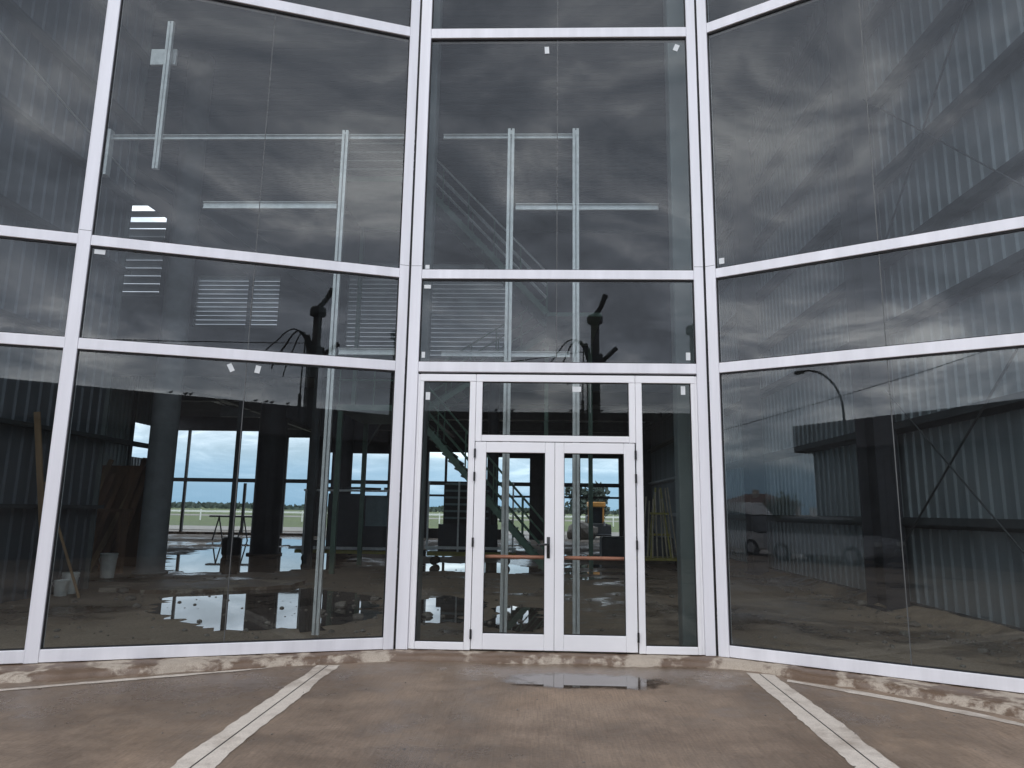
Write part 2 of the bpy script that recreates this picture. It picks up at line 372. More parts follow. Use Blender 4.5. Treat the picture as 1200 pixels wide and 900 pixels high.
# ------------------------------------------------------------------ ground
base = poly_sheet('ground', [(-3000, -3000), (3000, -3000), (3000, 3000), (-3000, 3000)], -0.10, 'dirt')
fl = BL(Vector((LEND, 0.06, 0))); fr = BR(Vector((REND, 0.06, 0)))
poly_sheet('pavement', [(-60, -40), (60, -40), (60, fr.y), (fr.x, fr.y), (GR, 0.05), (GL, 0.05), (fl.x, fl.y), (-60, fl.y)], 0.0, 'apron')
poly_sheet('floor', [(fl.x, fl.y+0.1), (GL, 0.10), (GR, 0.10), (fr.x, fr.y+0.1), (XR, 33), (-22, 33), (-22, 20), (-15, 20), (-15, 5.95), (XL, 5.95)], -0.04, 'hallfloor')
poly_sheet('field', [(-900, 50), (900, 50), (900, 900), (-900, 900)], -0.08, 'field')
poly_sheet('gravel_road', [(-400, 42), (400, 42), (400, 51.5), (-400, 51.5)], -0.07, 'gravelroad')
poly_sheet('gravel_track', [(-400, 112), (400, 112), (400, 128), (-400, 128)], -0.06, 'gravelroad')
# kerb under the facade: a rough mortar upstand whose face wanders in and out
def kerb():
    b = bmesh.new(); rows = []
    path = []
    def along(B, s, off): return B(Vector((s, -off, 0)))
    s = LEND
    def offL(s): return 0.16 + 0.045*s + 0.008*s*s
    def offR(s): return 0.15 + 0.055*s*s
    while s > 0.30: path.append((BL, s, offL(s))); s -= 0.055
    x = GL + 0.30
    while x < GR - 0.30: path.append((BC, x, 0.17)); x += 0.055
    s = 0.30
    while s < REND: path.append((BR, s, offR(s))); s += 0.055
    for B, s, off in path:
        q = along(B, s, off); ns = lambda f, k: noise.noise(Vector((q.x*f, q.y*f, k)))
        j = 0.045*ns(1.7, 0) + 0.03*ns(8, 2) + 0.012*ns(23, 4); zt = 0.060 + 0.012*ns(2.2, 5) + 0.012*ns(13, 7)
        rows.append([b.verts.new(p) for p in (B(Vector((s, 0.10, ZS*-1 + 0.074))), B(Vector((s, -off*0.45, zt + 0.010 - ZS))), B(Vector((s, -off + 0.03 + j, zt - ZS))),
                     B(Vector((s, -off + j, zt - 0.022 - ZS))), B(Vector((s, -off - 0.012 + j*1.4, 0.012 - ZS))), B(Vector((s, -off - 0.05 + j*2.2, -0.004 - ZS))))])
    for a, c in zip(rows, rows[1:]):
        for i in range(5): b.faces.new((a[i], a[i+1], c[i+1], c[i]))
    for f in b.faces: f.normal_update()
    if sum(f.normal.z for f in b.faces) < 0: bmesh.ops.reverse_faces(b, faces=b.faces)
    me = bpy.data.meshes.new('kerb'); b.to_mesh(me); b.free(); me.materials.append(M['kerb'])
    for f in me.polygons:
        f.use_smooth = True
    o = bpy.data.objects.new('kerb', me); COL.objects.link(o); o['kind'] = 'structure'
kerb()
# pale cement along the pavement joints, each a pair of bands either side of an open joint
def joint(a0, a1, b0, b1, seed, cut):
    """a0, a1: the two edges at the kerb; b0, b1: the same two edges further out"""
    m0 = ((a0[0]+a1[0])/2, (a0[1]+a1[1])/2); m1 = ((b0[0]+b1[0])/2, (b0[1]+b1[1])/2)
    g = 0.006
    for (oa, ob), (ia, ib), sd in (((a0, b0), ((m0[0]-g, m0[1]), (m1[0]-g, m1[1])), seed), ((a1, b1), ((m0[0]+g, m0[1]), (m1[0]+g, m1[1])), seed+5)):
        edge = []; n = 150
        for k in range(n+1):
            x = oa[0] + (ob[0]-oa[0])*k/n; y = oa[1] + (ob[1]-oa[1])*k/n
            edge.append((x + 0.030*noise.noise(Vector((x*2, y*2.2, sd))) + 0.016*noise.noise(Vector((x*9, y*9, sd+3))) + 0.008*noise.noise(Vector((x*30, y*30, sd+8))), y))
        poly_sheet('cement_strip', edge + [ib, ia], 0.004, 'strip')
    poly_sheet('pavement_joint', [(m0[0]-g, m0[1]), (m0[0]+g, m0[1]), (m1[0]+g, m1[1]), (m1[0]-g, m1[1])], 0.002, 'gasket')
joint((-2.27, -0.52), (-2.05, -0.50), (-2.33, -6.6), (-2.02, -6.6), 1.0, 0)
joint((2.06, -0.42), (2.32, -0.50), (1.86, -6.6), (2.20, -6.6), 9.0, 0)
poly_sheet('cement_strip', ragged([(-2.7, -0.66), (-2.72, -0.73), (-3.6, -1.235), (-4.5, -1.74), (-6.0, -2.66), (-6.0, -2.52), (-4.5, -1.635), (-3.6, -1.135)], 0.03, 0.06, 3.0, 21), 0.004, 'strip')
poly_sheet('cement_strip', ragged([(2.35, -0.78), (2.97, -1.33), (3.50, -1.86), (3.75, -2.2), (3.80, -2.12), (3.59, -1.775), (3.06, -1.24), (2.39, -0.68)], 0.03, 0.06, 3.0, 31), 0.004, 'strip')
# standing water
def puddle(pts, z, seed, amp=0.12, step=0.12): return poly_sheet('puddle', ragged(pts, amp, step, 2.2, seed), z, 'water')
poly_sheet('puddle', [(-0.85, -0.30), (1.65, -0.30), (1.65, -1.65), (-0.85, -1.65)], 0.003, 'film')
FZ = -0.034
puddle([(-6.05, 3.3), (-4.5, 1.75), (-3.0, 1.7), (-2.5, 3.2), (-3.0, 5.6), (-4.6, 6.7), (-6.3, 6.6), (-6.6, 5.0)], FZ, 5, 0.35)
puddle([(-9.6, 10.2), (-7.4, 9.6), (-5.4, 11.5), (-5.8, 15), (-7.0, 20.5), (-12.6, 21.5), (-11.5, 14.5)], FZ, 6, 0.6)
puddle([(-14, 23), (-8, 22.6), (-6.5, 25), (-9, 28), (-15, 29)], FZ, 7, 0.7)
puddle([(-3.6, 11.2), (-0.4, 10.9), (0.3, 12.4), (-1.2, 14.6), (-3.4, 14.0)], FZ, 8, 0.5)
puddle([(-2.3, 2.8), (-1.2, 2.6), (-0.9, 5.2), (-1.7, 6.0), (-2.2, 5.0)], FZ, 10, 0.3)
puddle([(-0.8, 2.2), (0.0, 2.0), (0.2, 4.2), (-0.6, 4.6)], FZ, 12, 0.3)
for k, (x0, x1, y0, y1) in enumerate(((0.6, 2.1, 9.7, 10.3), (0.5, 3.0, 11.0, 11.9), (0.8, 3.4, 13.2, 14.6), (0.2, 3.2, 16.5, 19.5), (2.3, 3.2, 9.9, 10.3), (-4.9, -2.9, 17, 21))):
    puddle([(x0, y0), (x1, y0+0.1), (x1-0.2, y1), (x0+0.3, y1)], FZ, 40+k, 0.25)

# ------------------------------------------------------------------ curtain wall bays
def member(B, name, par, s0, s1, z0, z1, d0=0.0, d1=0.13, mat='alu'):
    return MB(B).box(s0, s1, d0, d1, z0, z1, 0.004).build(name, mat, par)
def glazing(B, par, s0, s1, z0, z1, seam, mat='glass'):
    """black gasket round the cell, two panes and the silicone joint between them"""
    g = MB(B); w = 0.011
    g.box(s0, s1, 0.022, 0.06, z0, z0+w); g.box(s0, s1, 0.022, 0.06, z1-w*1.6, z1)
    g.box(s0, s0+w, 0.023, 0.059, z0+w, z1-w*1.6); g.box(s1-w, s1, 0.023, 0.059, z0+w, z1-w*1.6)
    g.build('gasket', 'gasket', par)
    for a, b in (((s0+0.002, seam-0.004), (seam+0.004, s1-0.002)) if seam else ((s0+0.002, s1-0.002),)):
        t0, t1, t2 = (rng.uniform(-0.0011, 0.0011) for _ in range(3)); q = (t0, t1, t1, t0); P = [(a, z0+0.002), (b, z0+0.002), (b, z1-0.002), (a, z1-0.002)]
        D = [0.035 + q[i] + (t2 if i > 1 else 0) for i in range(4)]
        MB(B).hexa([(P[i][0], D[i], P[i][1]) for i in range(4)] + [(P[i][0], D[i]+0.010, P[i][1]) for i in range(4)]).build('pane', mat, par)
    if seam: MB(B).box(seam-0.0045, seam+0.0045, 0.033, 0.05, z0+w, z1-w*1.6).build('sealant', 'silicone', par)
GRP = 'bays of the glazed facade'
def curtain(B, label, s0, s1, w0, w1, seam, origin, skip_lowest=False):
    t = thing('curtain_wall', label, 'curtain wall', B(Vector((origin, 0, -ZS))), GRP)
    member(B, 'mullion', t, s0, s0+w0, -0.005, TOPZ); member(B, 'mullion', t, s1-w1, s1, -0.005, TOPZ)
    for sa, sb in ((s0, s0+w0), (s1-w1, s1)):
        if sb - sa > 0.05: MB(B).box(sa+0.003, sb-0.003, -0.0008, 0.001, 4.352, 4.356).build('splice_line', 'gasket', t)
    a, b = s0+w0+0.0015, s1-w1-0.0015
    for k, (z0, z1) in enumerate(LV):
        if skip_lowest and k == 0: continue
        member(B, 'transom', t, a, b, z0, z1, 0.003, 0.127)
    for k in range(len(LV)-1):
        if skip_lowest and k == 0: continue
        glazing(B, t, a, b, LV[k][1], LV[k+1][0], seam)
    return t
tL = curtain(BL, 'curved-in silver framed glass bay between the entrance and the sheet-clad side, with two paper labels below its middle rail', 0.012, 3.505, 0.1105, 0.120, 1.742, 1.7)
tL['label'] = 'silver framed glass bay left of the entrance, showing the round columns inside'
tL2 = curtain(BL, 'silver framed glass bay at the far left edge, mostly cut off by the photo', 3.5065, LEND, 0.0005, 0.12, 5.3, 5.4)
tC = curtain(BC, 'flat middle bay of silver framed glass directly above the double door', GL+0.012, GR-0.012, 0.1287, 0.1098, 0.16, 0.15, True)
tR = curtain(BR, 'silver framed glass bay right of the entrance, in front of the ribbed wall with crossed rods', 0.012, 3.50, 0.1163, 0.12, 1.826, 1.8)
tR2 = curtain(BR, 'narrow glass bay at the far right end of the facade, past the photo edge', 3.5015, REND, 0.0005, 0.12, 0, 4.4)
# black joints where the bays meet
MB().box(GL-0.012, GL+0.010, 0.02, 0.12, ZS, TOPZ+ZS).build('joint_strip', 'gasket', tC)
MB().box(GR-0.010, GR+0.012, 0.02, 0.12, ZS, TOPZ+ZS).build('joint_strip', 'gasket', tC)
def sticker(B, par, s, z, w=0.05, h=0.075, rot=0.0, d=0.0312):
    b = MB(B); c, q = math.cos(rot), math.sin(rot)
    pts = [(s + c*x - q*y, z + q*x + c*y) for x, y in ((-w/2, -h/2), (w/2, -h/2), (w/2, h/2), (-w/2, h/2))]
    b.hexa([(x, d-0.0006, y) for x, y in pts] + [(x, d+0.001, y) for x, y in pts])
    return b.build('sticker', 'sticker', par)
sticker(BL, tL, 3.295, 4.14, 0.105, 0.05); sticker(BL, tL, 1.90, 2.985, 0.05, 0.09, R(-28)); sticker(BL, tL, 1.622, 2.985, 0.055, 0.085, R(10))
sticker(BC, tC, 0.025, 7.216, 0.055, 0.095, R(3)); sticker(BC, tC, 1.644, 7.24, 0.06, 0.09, R(-22)); sticker(BC, tC, -1.375, 4.105, 0.08, 0.045)
sticker(BC, tC, -1.395, 3.276, 0.04, 0.07); sticker(BC, tC, 1.68, 3.281, 0.05, 0.09); sticker(BC, tC, -1.385, 4.352, 0.05, 0.05)
sticker(BR, tR, 0.20, 4.40, 0.06, 0.07)

# ------------------------------------------------------------------ entrance
E = thing('glazed_entrance', 'white framed glass double door with side windows and a window above', 'entrance', (0.15, 0, 0))
X0, X1 = GL+0.012+0.1287+0.002, GR-0.012-0.1098-0.002
F0, F1 = 0.010, 0.085
def em(x0, x1, z0, z1, d0=F0, d1=F1, name='frame_member', par=None, bev=0.004): return MB(BC).box(x0, x1, d0, d1, z0, z1, bev).build(name, 'alu_door', par or E)
MB(BC).box(X0, X1, 0.06, 0.10, 3.046, 3.070).build('gasket', 'gasket', E)
em(X0, X0+0.030, 0.0, 3.044, 0.022); em(X0+0.0305, X0+0.072, 0.0, 2.958)                # outer stiles, stepped
em(X1-0.030, X1, 0.0, 3.044, 0.022); em(X1-0.072, X1-0.0305, 0.0, 2.958)
em(X0+0.0305, -0.7655, 2.96, 3.044); em(-0.762, 1.0605, 2.96, 3.044); em(1.064, X1-0.0305, 2.96, 3.044)   # heads
em(-0.835, -0.7655, 0.0, 2.958); em(-0.762, -0.690, 2.27, 2.958)                        # left double mullion
em(1.064, 1.136, 0.0, 2.958); em(0.988, 1.0605, 2.27, 2.958)                            # right double mullion
em(-0.688, 0.986, 2.272, 2.342)                                                         # rail over the doors
em(X0+0.074, -0.837, 0.0, 0.080); em(1.138, X1-0.074, 0.0, 0.080)                        # side window sills
def epane(x0, x1, z0, z1):
    g = MB(BC); w = 0.007
    g.box(x0, x1, 0.03, 0.06, z0, z0+w); g.box(x0, x1, 0.03, 0.06, z1-w, z1); g.box(x0, x0+w, 0.031, 0.059, z0+w, z1-w); g.box(x1-w, x1, 0.031, 0.059, z0+w, z1-w)
    g.build('gasket', 'gasket', E)
    MB(BC).box(x0+0.001, x1-0.001, 0.040, 0.048, z0+0.001, z1-0.001).build('pane', 'glass_door', E)
epane(X0+0.072, -0.835, 0.080, 2.96); epane(-0.690, 0.988, 2.342, 2.96); epane(1.136, X1-0.072, 0.080, 2.96)
sticker(BC, E, -1.325, 2.79, 0.05, 0.09, 0, 0.0385); sticker(BC, E, 0.395, 2.885, 0.10, 0.06, 0, 0.0385); sticker(BC, E, 1.612, 2.882, 0.05, 0.10, 0, 0.0385)
def leaf(x0, x1, g0, g1, hinge_x, handle):
    b = MB(BC); d0, d1 = 0.004, 0.074
    b.box(x0, g0, d0, d1, 0.012, 2.262, 0.004); b.box(g1, x1, d0, d1, 0.012, 2.262, 0.004)
    b.box(g0+0.001, g1-0.001, d0+0.002, d1-0.002, 0.012, 0.178, 0.004); b.box(g0+0.001, g1-0.001, d0+0.002, d1-0.002, 2.143, 2.262, 0.004)
    o = b.build('door', 'alu_door', E)
    g = MB(BC); w = 0.006
    g.box(g0, g1, 0.02, 0.06, 0.178, 0.178+w); g.box(g0, g1, 0.02, 0.06, 2.143-w, 2.143); g.box(g0, g0+w, 0.021, 0.059, 0.178+w, 2.143-w); g.box(g1-w, g1, 0.021, 0.059, 0.178+w, 2.143-w)
    g.build('gasket', 'gasket', o)
    MB(BC).box(g0+0.001, g1-0.001, 0.034, 0.042, 0.179, 2.142).build('pane', 'glass_door', o)
    for z in (0.17, 1.145, 1.87, 2.133):
        MB(BC).tube([(hinge_x, -0.004, z-0.05), (hinge_x, -0.004, z+0.05)], 0.012, 10).build('hinge', 'black', o)
    pb = MB(BC).tube([(g0-0.05, 0.135, 0.985), (g1+0.05, 0.135, 0.985)], 0.021, 12)
    pb.box(g0-0.07, g0-0.03, 0.074, 0.15, 0.955, 1.015, 0.003); pb.box(g1+0.03, g1+0.07, 0.074, 0.15, 0.955, 1.015, 0.003)
    pb.build('push_bar', 'copper', o)
    if handle:
        h = MB(BC); hx = 0.078
        h.box(hx-0.017, hx+0.017, -0.006, 0.0035, 0.985, 1.215, 0.003)
        h.tube([(hx, -0.004, 1.135), (hx, -0.052, 1.135)], 0.011, 10)
        h.tube([(hx+0.006, -0.05, 1.135), (hx-0.05, -0.053, 1.135), (hx-0.125, -0.048, 1.128)], [0.012, 0.012, 0.009], 10)
        h.tube([(hx, -0.005, 1.04), (hx, -0.014, 1.04)], 0.013, 12)
        h.build('handle', 'black', o, True)
    return o
leaf(-0.757, 0.144, -0.632, 0.037, -0.7605, True)
leaf(0.148, 1.047, 0.250, 0.924, 1.0535, False)
MB(BC).box(0.1445, 0.1475, 0.02, 0.07, 0.02, 2.26).build('gasket', 'gasket', E)

# ------------------------------------------------------------------ hall shell
ZT = 13.7
def wall(name_label, cat='wall'): return thing('corrugated_wall', name_label, cat, kind='thing', group='ribbed steel walls of the hall')
GZ = (1.55, 3.22, 5.08, 6.38, 7.93, 9.55, 11.2, 12.7)
# right side wall: ribs show on the hall side, girts bolted over them
wr = wall('grey ribbed steel wall behind the right glass bay, with girts and crossed rods')
y0 = fr.y + 0.12
corr(MB(), (XR, y0, -0.05), (0, 1, 0), 33-y0, (0, 0, 1), ZT+0.05, (-1, 0, 0), 0.285, 0.04).build('sheet', 'sheet', wr)
for z in GZ:
    MB().box(XR-0.26, XR-0.05, y0, 32.9, z-0.05, z+0.012).box(XR-0.26, XR-0.245, y0, 32.9, z-0.11, z-0.05).box(XR-0.07, XR-0.05, y0, 32.9, z-0.17, z-0.05).build('girt', 'primer', wr)
def rod(a, b, r=0.013): return MB().tube([a, b], r, 8).build('brace_rod', 'primer', wr)
xr = XR-0.30
rod((xr, -0.9, 5.59), (xr, 5.3, 0.67), 0.017); rod((xr-0.04, 5.4, 4.26), (xr-0.04, 0.5, 0.22)); rod((xr, 0.0, 10.7), (xr, 5.3, 5.84), 0.017); rod((xr-0.04, 6.1, 10.76), (xr-0.04, -0.4, 4.7))
MB().box(XR-0.12, XR-0.04, y0, 32.9, -0.04, 0.10).build('base_angle', 'primer', wr)
def ibeam_col(name, label, x, y, w, d, h, mat, grp):
    t = MB()
    t.box(x-w/2, x+w/2, y-d/2, y-d/2+0.03, -0.05, h); t.box(x-w/2, x+w/2, y+d/2-0.03, y+d/2, -0.05, h); t.box(x-0.02, x+0.02, y-d/2+0.03, y+d/2-0.03, -0.05, h)
    t.box(x-w/2-0.08, x+w/2+0.08, y-d/2-0.08, y+d/2+0.08, -0.06, -0.02)
    return tag(t.build(name, mat), label, 'column', grp)
PC = 'steel columns along the ribbed side wall'
ibeam_col('portal_column', 'dark steel portal column against the ribbed wall, at the end of the crossed rods', XR-0.40, 5.25, 0.40, 0.75, ZT, 'column_dark', PC)
ibeam_col('portal_column', 'dark steel portal column on the ribbed wall, half way down the hall', XR-0.52, 12.3, 0.40, 0.6, ZT, 'column_dark', PC)
ibeam_col('portal_column', 'dark steel portal column on the ribbed wall, last one before the rear wall', XR-0.52, 20.0, 0.40, 0.6, ZT, 'column_dark', PC)
# left side wall
wl = wall('ribbed steel side wall at the left, with white buckets at its foot')
y0 = fl.y + 0.12
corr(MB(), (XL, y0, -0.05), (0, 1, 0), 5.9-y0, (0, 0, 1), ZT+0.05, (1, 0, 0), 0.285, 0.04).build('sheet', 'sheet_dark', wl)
for z in (1.55, 2.90, 4.6, 6.38, 7.93, 9.55, 11.2, 12.7): MB().box(XL+0.05, XL+0.24, y0, 5.9, z-0.06, z+0.01).build('girt', 'primer', wl)
MB().box(XL-0.01, XL+0.09, 5.9, 5.94, -0.04, ZT).build('end_trim', 'steelcol', wl)
MB().tube([(XL+0.3, -1.2, 9.3), (XL+0.3, 5.6, 8.2)], 0.016).build('brace_rod', 'galv', wl)
wf = wall('ribbed steel wall far back at the left, beyond the brown planks')
m = MB(); corr(m, (-15, 5.9, -0.05), (0, 1, 0), 9.55, (0, 0, 1), ZT+0.05, (1, 0, 0), 0.25, 0.05); corr(m, (-15, 15.46, -0.05), (0, 1, 0), 2.13, (0, 0, 1), 6.5, (1, 0, 0), 0.25, 0.05); m.build('sheet', 'deck', wf)  # paler steel on this wall stands in for daylight on its ribs
m = MB(); corr(m, (-15, 17.6, -0.05), (0, 1, 0), 2.4, (0, 0, 1), 2.9, (1, 0, 0), 0.25, 0.05); m.build('sheet', 'deck', wf)
corr(MB(), (-15, 17.6, 4.6), (0, 1, 0), 2.4, (0, 0, 1), 1.9, (1, 0, 0), 0.25, 0.05).build('sheet', 'sheet', wf)
LW = thing('louvred_wall', 'high louvred panel behind the slanted beams at the left, letting in stripes of daylight', 'wall', (-14, 15.4, 6.5), None, 'thing')
MB().box(-15, -13.0, 15.4, 15.5, 6.6, 8.75).box(-15, -13.0, 15.4, 15.5, 12.15, ZT).box(-15, -14.86, 15.4, 15.5, 8.76, 12.14).box(-13.25, -13.0, 15.4, 15.5, 8.76, 12.14).build('wall_body', 'primer', LW)
MB_L = MB(); z = 8.78
while z < 12.1:
    MB_L.bar((-14.86, 15.45, z), (-13.25, 15.45, z), 0.270 if z < 11.3 else 0.22, 0.012, (0, 1.6, 1)); z += 0.29 if z < 11.3 else 0.42
MB_L.build('louvre', 'deck', LW)
MB().hexa([(-13.0, 15.4, 6.6), (-12.9, 15.4, 6.6), (-15.3, 20.4, 6.6), (-15.4, 20.4, 6.6), (-13.0, 15.4, ZT), (-12.9, 15.4, ZT), (-15.3, 20.4, ZT), (-15.4, 20.4, ZT)]).build('side_wall', 'primer', LW)
MB().box(-14.93, -14.7, 5.95, 20, 3.70, 3.86).build('girt', 'primer', wf)
MB().box(-14.93, -14.85, 17.45, 17.6, -0.05, 6.3).box(-14.93, -14.7, 19.85, 20.0, -0.05, 6.3).build('post', 'primer', wf)
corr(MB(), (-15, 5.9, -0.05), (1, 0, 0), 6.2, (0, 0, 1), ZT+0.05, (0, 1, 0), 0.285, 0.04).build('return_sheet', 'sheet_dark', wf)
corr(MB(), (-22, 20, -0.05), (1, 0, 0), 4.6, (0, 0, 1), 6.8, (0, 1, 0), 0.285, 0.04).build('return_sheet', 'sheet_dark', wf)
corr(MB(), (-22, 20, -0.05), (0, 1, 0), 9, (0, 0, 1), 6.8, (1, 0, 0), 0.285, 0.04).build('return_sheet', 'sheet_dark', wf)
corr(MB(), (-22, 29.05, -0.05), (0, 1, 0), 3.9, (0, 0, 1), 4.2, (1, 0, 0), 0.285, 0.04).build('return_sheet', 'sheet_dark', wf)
# rear wall: dark, open bays with posts and a mid rail, louvred upper storey
BY = 33.0; UY = 20.4
wb = thing('rear_wall', 'dark rear wall of the hall with tall open bays looking onto the field', 'wall', (0, BY, 0), kind='thing')
openings = [(-21.4, -16.3, -0.05, 5.95), (-15.6, -13.25, -0.05, 5.6), (-12.2, -11.25, -0.05, 4.75), (-10.95, -8.55, 2.3, 4.72), (-6.2, -3.6, 0.5, 4.85), (-3.2, -1.9, 0.5, 4.6), (-1.6, -0.35, -0.05, 4.55), (1.35, 2.1, -0.05, 4.6), (2.55, 4.75, -0.05, 4.60)]
def rear():
    m = MB(); xs = -22.0; hd = 6.83
    for a, b, z0, z1 in openings:
        m.box(xs, a, BY, BY+0.3, -0.06, hd); m.box(a+0.001, b-0.001, BY+0.002, BY+0.298, z1, hd)
        if z0 > 0.1: m.box(a+0.001, b-0.001, BY+0.002, BY+0.298, -0.06, z0)
        xs = b
    m.box(xs, XR, BY, BY+0.3, -0.06, hd)
    m.build('wall_body', 'column_dark', wb)
    # upper storey with louvres
    m = MB(); lou = [(-14.5, -10.9, 8.95, 11.2), (-8.0, -1.2, 7.7, 11.8)]
    xs = -15.0; hd = 6.36
    for a, b, z0, z1 in lou:
        m.box(xs, a, UY, UY+0.3, hd+0.002, ZT); m.box(a+0.001, b-0.001, UY+0.002, UY+0.298, hd+0.002, z0); m.box(a+0.001, b-0.001, UY+0.002, UY+0.298, z1, ZT); xs = b
    m.box(xs, XR, UY, UY+0.3, hd+0.002, ZT); m.build('upper_wall', 'column_dark', wb)
    for k, (a, b, z0, z1) in enumerate(lou):
        q = MB(); z = z0 + 0.06
        while z < z1:
            q.bar((a, UY+0.15, z), (b, UY+0.15, z), (0.176, 0.179)[k], 0.012, (0, (1.7, 3.2)[k], 1)); z += 0.19
        q.build('louvre', 'deck', wb)
    for x, z0, z1 in ((-20.45, 0, 5.95), (-16.9, 0, 2.9), (-14.6, 0, 5.6), (-14.95, 0, 2.9), (-11.8, 0, 4.75), (-5.2, 0.5, 4.85)):
        MB().box(x-0.07, x+0.07, BY+0.08, BY+0.22, z0-0.05, z1).build('post', 'primer', wb)
    for a, b, z0, z1 in openings:
        MB().box(a, b, BY+0.09, BY+0.21, 2.95, 3.17).build('rail', 'primer', wb)
        if a > -7: MB().box(a, b, BY+0.10, BY+0.20, 2.3, 2.42).build('rail', 'primer', wb)
    MB().box(-21.4, -13.2, BY-0.05, BY+0.35, -0.06, 0.10).build('threshold', 'kerb', wb)
rear()
# roof and upper deck, ribbed soffits on beams
def slab_thing(name, label, cat, outline_boxes, z, mat):
    t = thing(name, label, cat, kind='thing')
    m = MB()
    for x0, x1, y0, y1 in outline_boxes:
        corr(m, (x0, y0, z), (0, 1, 0), y1-y0, (1, 0, 0), x1-x0, (0, 0, -1), 0.30, 0.05)
        m.box(x0, x1, y0, y1, z+0.06, z+0.22)
    m.build('soffit', mat, t)
    return t
rf = slab_thing('hall_roof', 'ribbed steel roof over the whole glass fronted hall', 'roof', [(XL, -1.45, -2.4, 6), (-1.45, 1.75, 0.2, 6), (1.75, XR, -2.7, 6), (-15, -13.01, 6.0, 15.6), (-13, XR, 6.0, UY+0.3)], ZT, 'roofdeck')
slab_thing('terrace_roof', 'low rear roof behind the louvred upper storey', 'roof', [(-22, -15.01, 20, BY+0.3), (-15, XR, UY+0.31, BY+0.3)], 6.8, 'roofdeck')
MB().prism([(-13.0, 15.55), (-12.99, 20.7), (-15.6, 20.7), (-13.2, 15.55)], lambda u, v, k: Vector((u, v, (ZT+0.02, ZT+0.3)[k]))).build('corner_soffit', 'roofdeck', rf)
for y in (6.3, 12.3, 19.8): MB().box(-15 if y < 15 else -13, XR-0.1, y-0.12, y+0.12, ZT-0.75, ZT-0.09).build('roof_beam', 'primer', rf)
dk = slab_thing('upper_floor', 'pale ribbed steel deck of the upper floor on dark beams, open at the front', 'floor', [(-15, -4.8, 15.2, BY-0.01), (-4.8, XR-0.8, 17.5, BY-0.01)], 6.35, 'deck')
MB().box(-15, -4.8, 15.0, 15.19, 5.85, 6.60).build('edge_beam', 'primer', dk)
MB().box(-4.8, XR-0.8, 17.3, 17.49, 5.85, 6.60).build('edge_beam', 'primer', dk)
for y in (20.0, 25.0, 30.0): MB().box(-15, XR-0.8, y-0.1, y+0.1, 5.75, 6.28).build('floor_beam', 'primer', dk)
for x in (-12.5, -9.28, -4.8): MB().box(x-0.1, x+0.1, 15.2, BY-0.02, 5.7, 6.26).build('floor_beam', 'primer', dk)
# haunch plates that slant down to the columns
MB().hexa([(-9.0, 16.45, 5.75), (-9.0, 16.7, 5.75), (-4.8, 16.7, 5.75), (-4.8, 16.45, 5.75), (-9.0, 16.45, 4.75), (-9.0, 16.7, 4.75), (-6.0, 16.7, 3.6), (-6.0, 16.45, 3.6)]).build('haunch_plate', 'column_dark', dk)

# columns
def round_col(label, x, y, r, h, mat, grp='round columns standing in the hall'):
    m = MB().lathe((x, y, 0), [(r*1.25, -0.05), (r*1.25, 0.02), (r, 0.03), (r, h-0.5), (r*1.0, h)], 32)
    return tag(m.build('round_column', mat, None, True), label, 'column', grp)
round_col('grey round concrete column, nearest to the brown planks', -9.30, 9.27, 0.32, 13.65, 'column')
round_col('thick dark round column standing in the puddles', -9.28, 16.55, 0.47, 6.3, 'column_dark')
round_col('dark round column behind the left rack of panels', -6.55, 15.9, 0.30, 6.3, 'column_dark')
round_col('slim round column behind the staircase', -1.55, 17.1, 0.20, 6.3, 'column_dark')
def steel_tube(label, x, y, w):
    return tag(MB().box(x-w/2, x+w/2, y-0.12, y+0.12, -0.05, ZT, 0.01).build('steel_column', 'steelcol'), label, 'column', 'grey steel columns behind the facade mullions')
steel_tube('grey square steel column just inside the glass, on the hinge side left of the entrance', -1.475, 0.42, 0.17)
steel_tube('grey square steel column just inside the glass, on the right of the entrance', 1.78, 0.62, 0.30)

# galvanised stud framework just inside the glass
SF = thing('stud_framework', 'galvanised steel studs and rails standing just inside the glass, around the entrance', 'framework', (-0.5, 1.2, 0))
def stud(x, z0, z1, w=0.10, y=1.2):
    prof = [(-w/2, 0), (-w/2+0.037, 0), (-w/2+0.037, 0.004), (-w/2+0.004, 0.004), (-w/2+0.004, 0.05), (w/2-0.004, 0.05), (w/2-0.004, 0.004), (w/2-0.037, 0.004), (w/2-0.037, 0), (w/2, 0), (w/2, 0.054), (-w/2, 0.054)]
    m = MB().prism([(u*1.0, v) for u, v in prof], lambda u, v, k: Vector((x+u, y+v, (z0, z1)[k])))
    z = z0 + 0.45
    while z < z1 - 0.1: m.box(x-0.014, x+0.014, y+0.046, y+0.0495, z, z+0.07); z += 0.6
    return m.build('stud', 'galv', SF)
def rail(x0, x1, z, h=0.075, y=1.26): return MB().box(x0, x1, y, y+0.005, z-h/2, z+h/2).box(x0, x1, y-0.03, y, z+h/2-0.006, z+h/2).box(x0, x1, y-0.03, y, z-h/2, z-h/2+0.006).build('rail', 'galv', SF)
stud(-2.82, 0.0, 6.88, 0.088); stud(-0.455, -0.04, 6.90, 0.092); stud(0.455, -0.04, 6.90, 0.088); stud(-5.53, 6.3, 8.64, 0.085)
rail(-6.3, -1.6, 6.80, 0.07); rail(-1.42, 0.42, 6.80, 0.07); rail(-4.80, -2.9, 5.76, 0.10); rail(-0.38, 1.6, 5.74, 0.09); rail(-2.75, -1.62, 3.66, 0.09); rail(-1.35, 0.38, 3.64, 0.075)
MB().box(-6.32, -6.22, 1.18, 1.28, 6.2, 6.9).build('bracket', 'galv', SF)
MB().box(-5.83, -5.45, 1.3, 1.34, 8.0, 8.25).build('bracket', 'galv', SF)

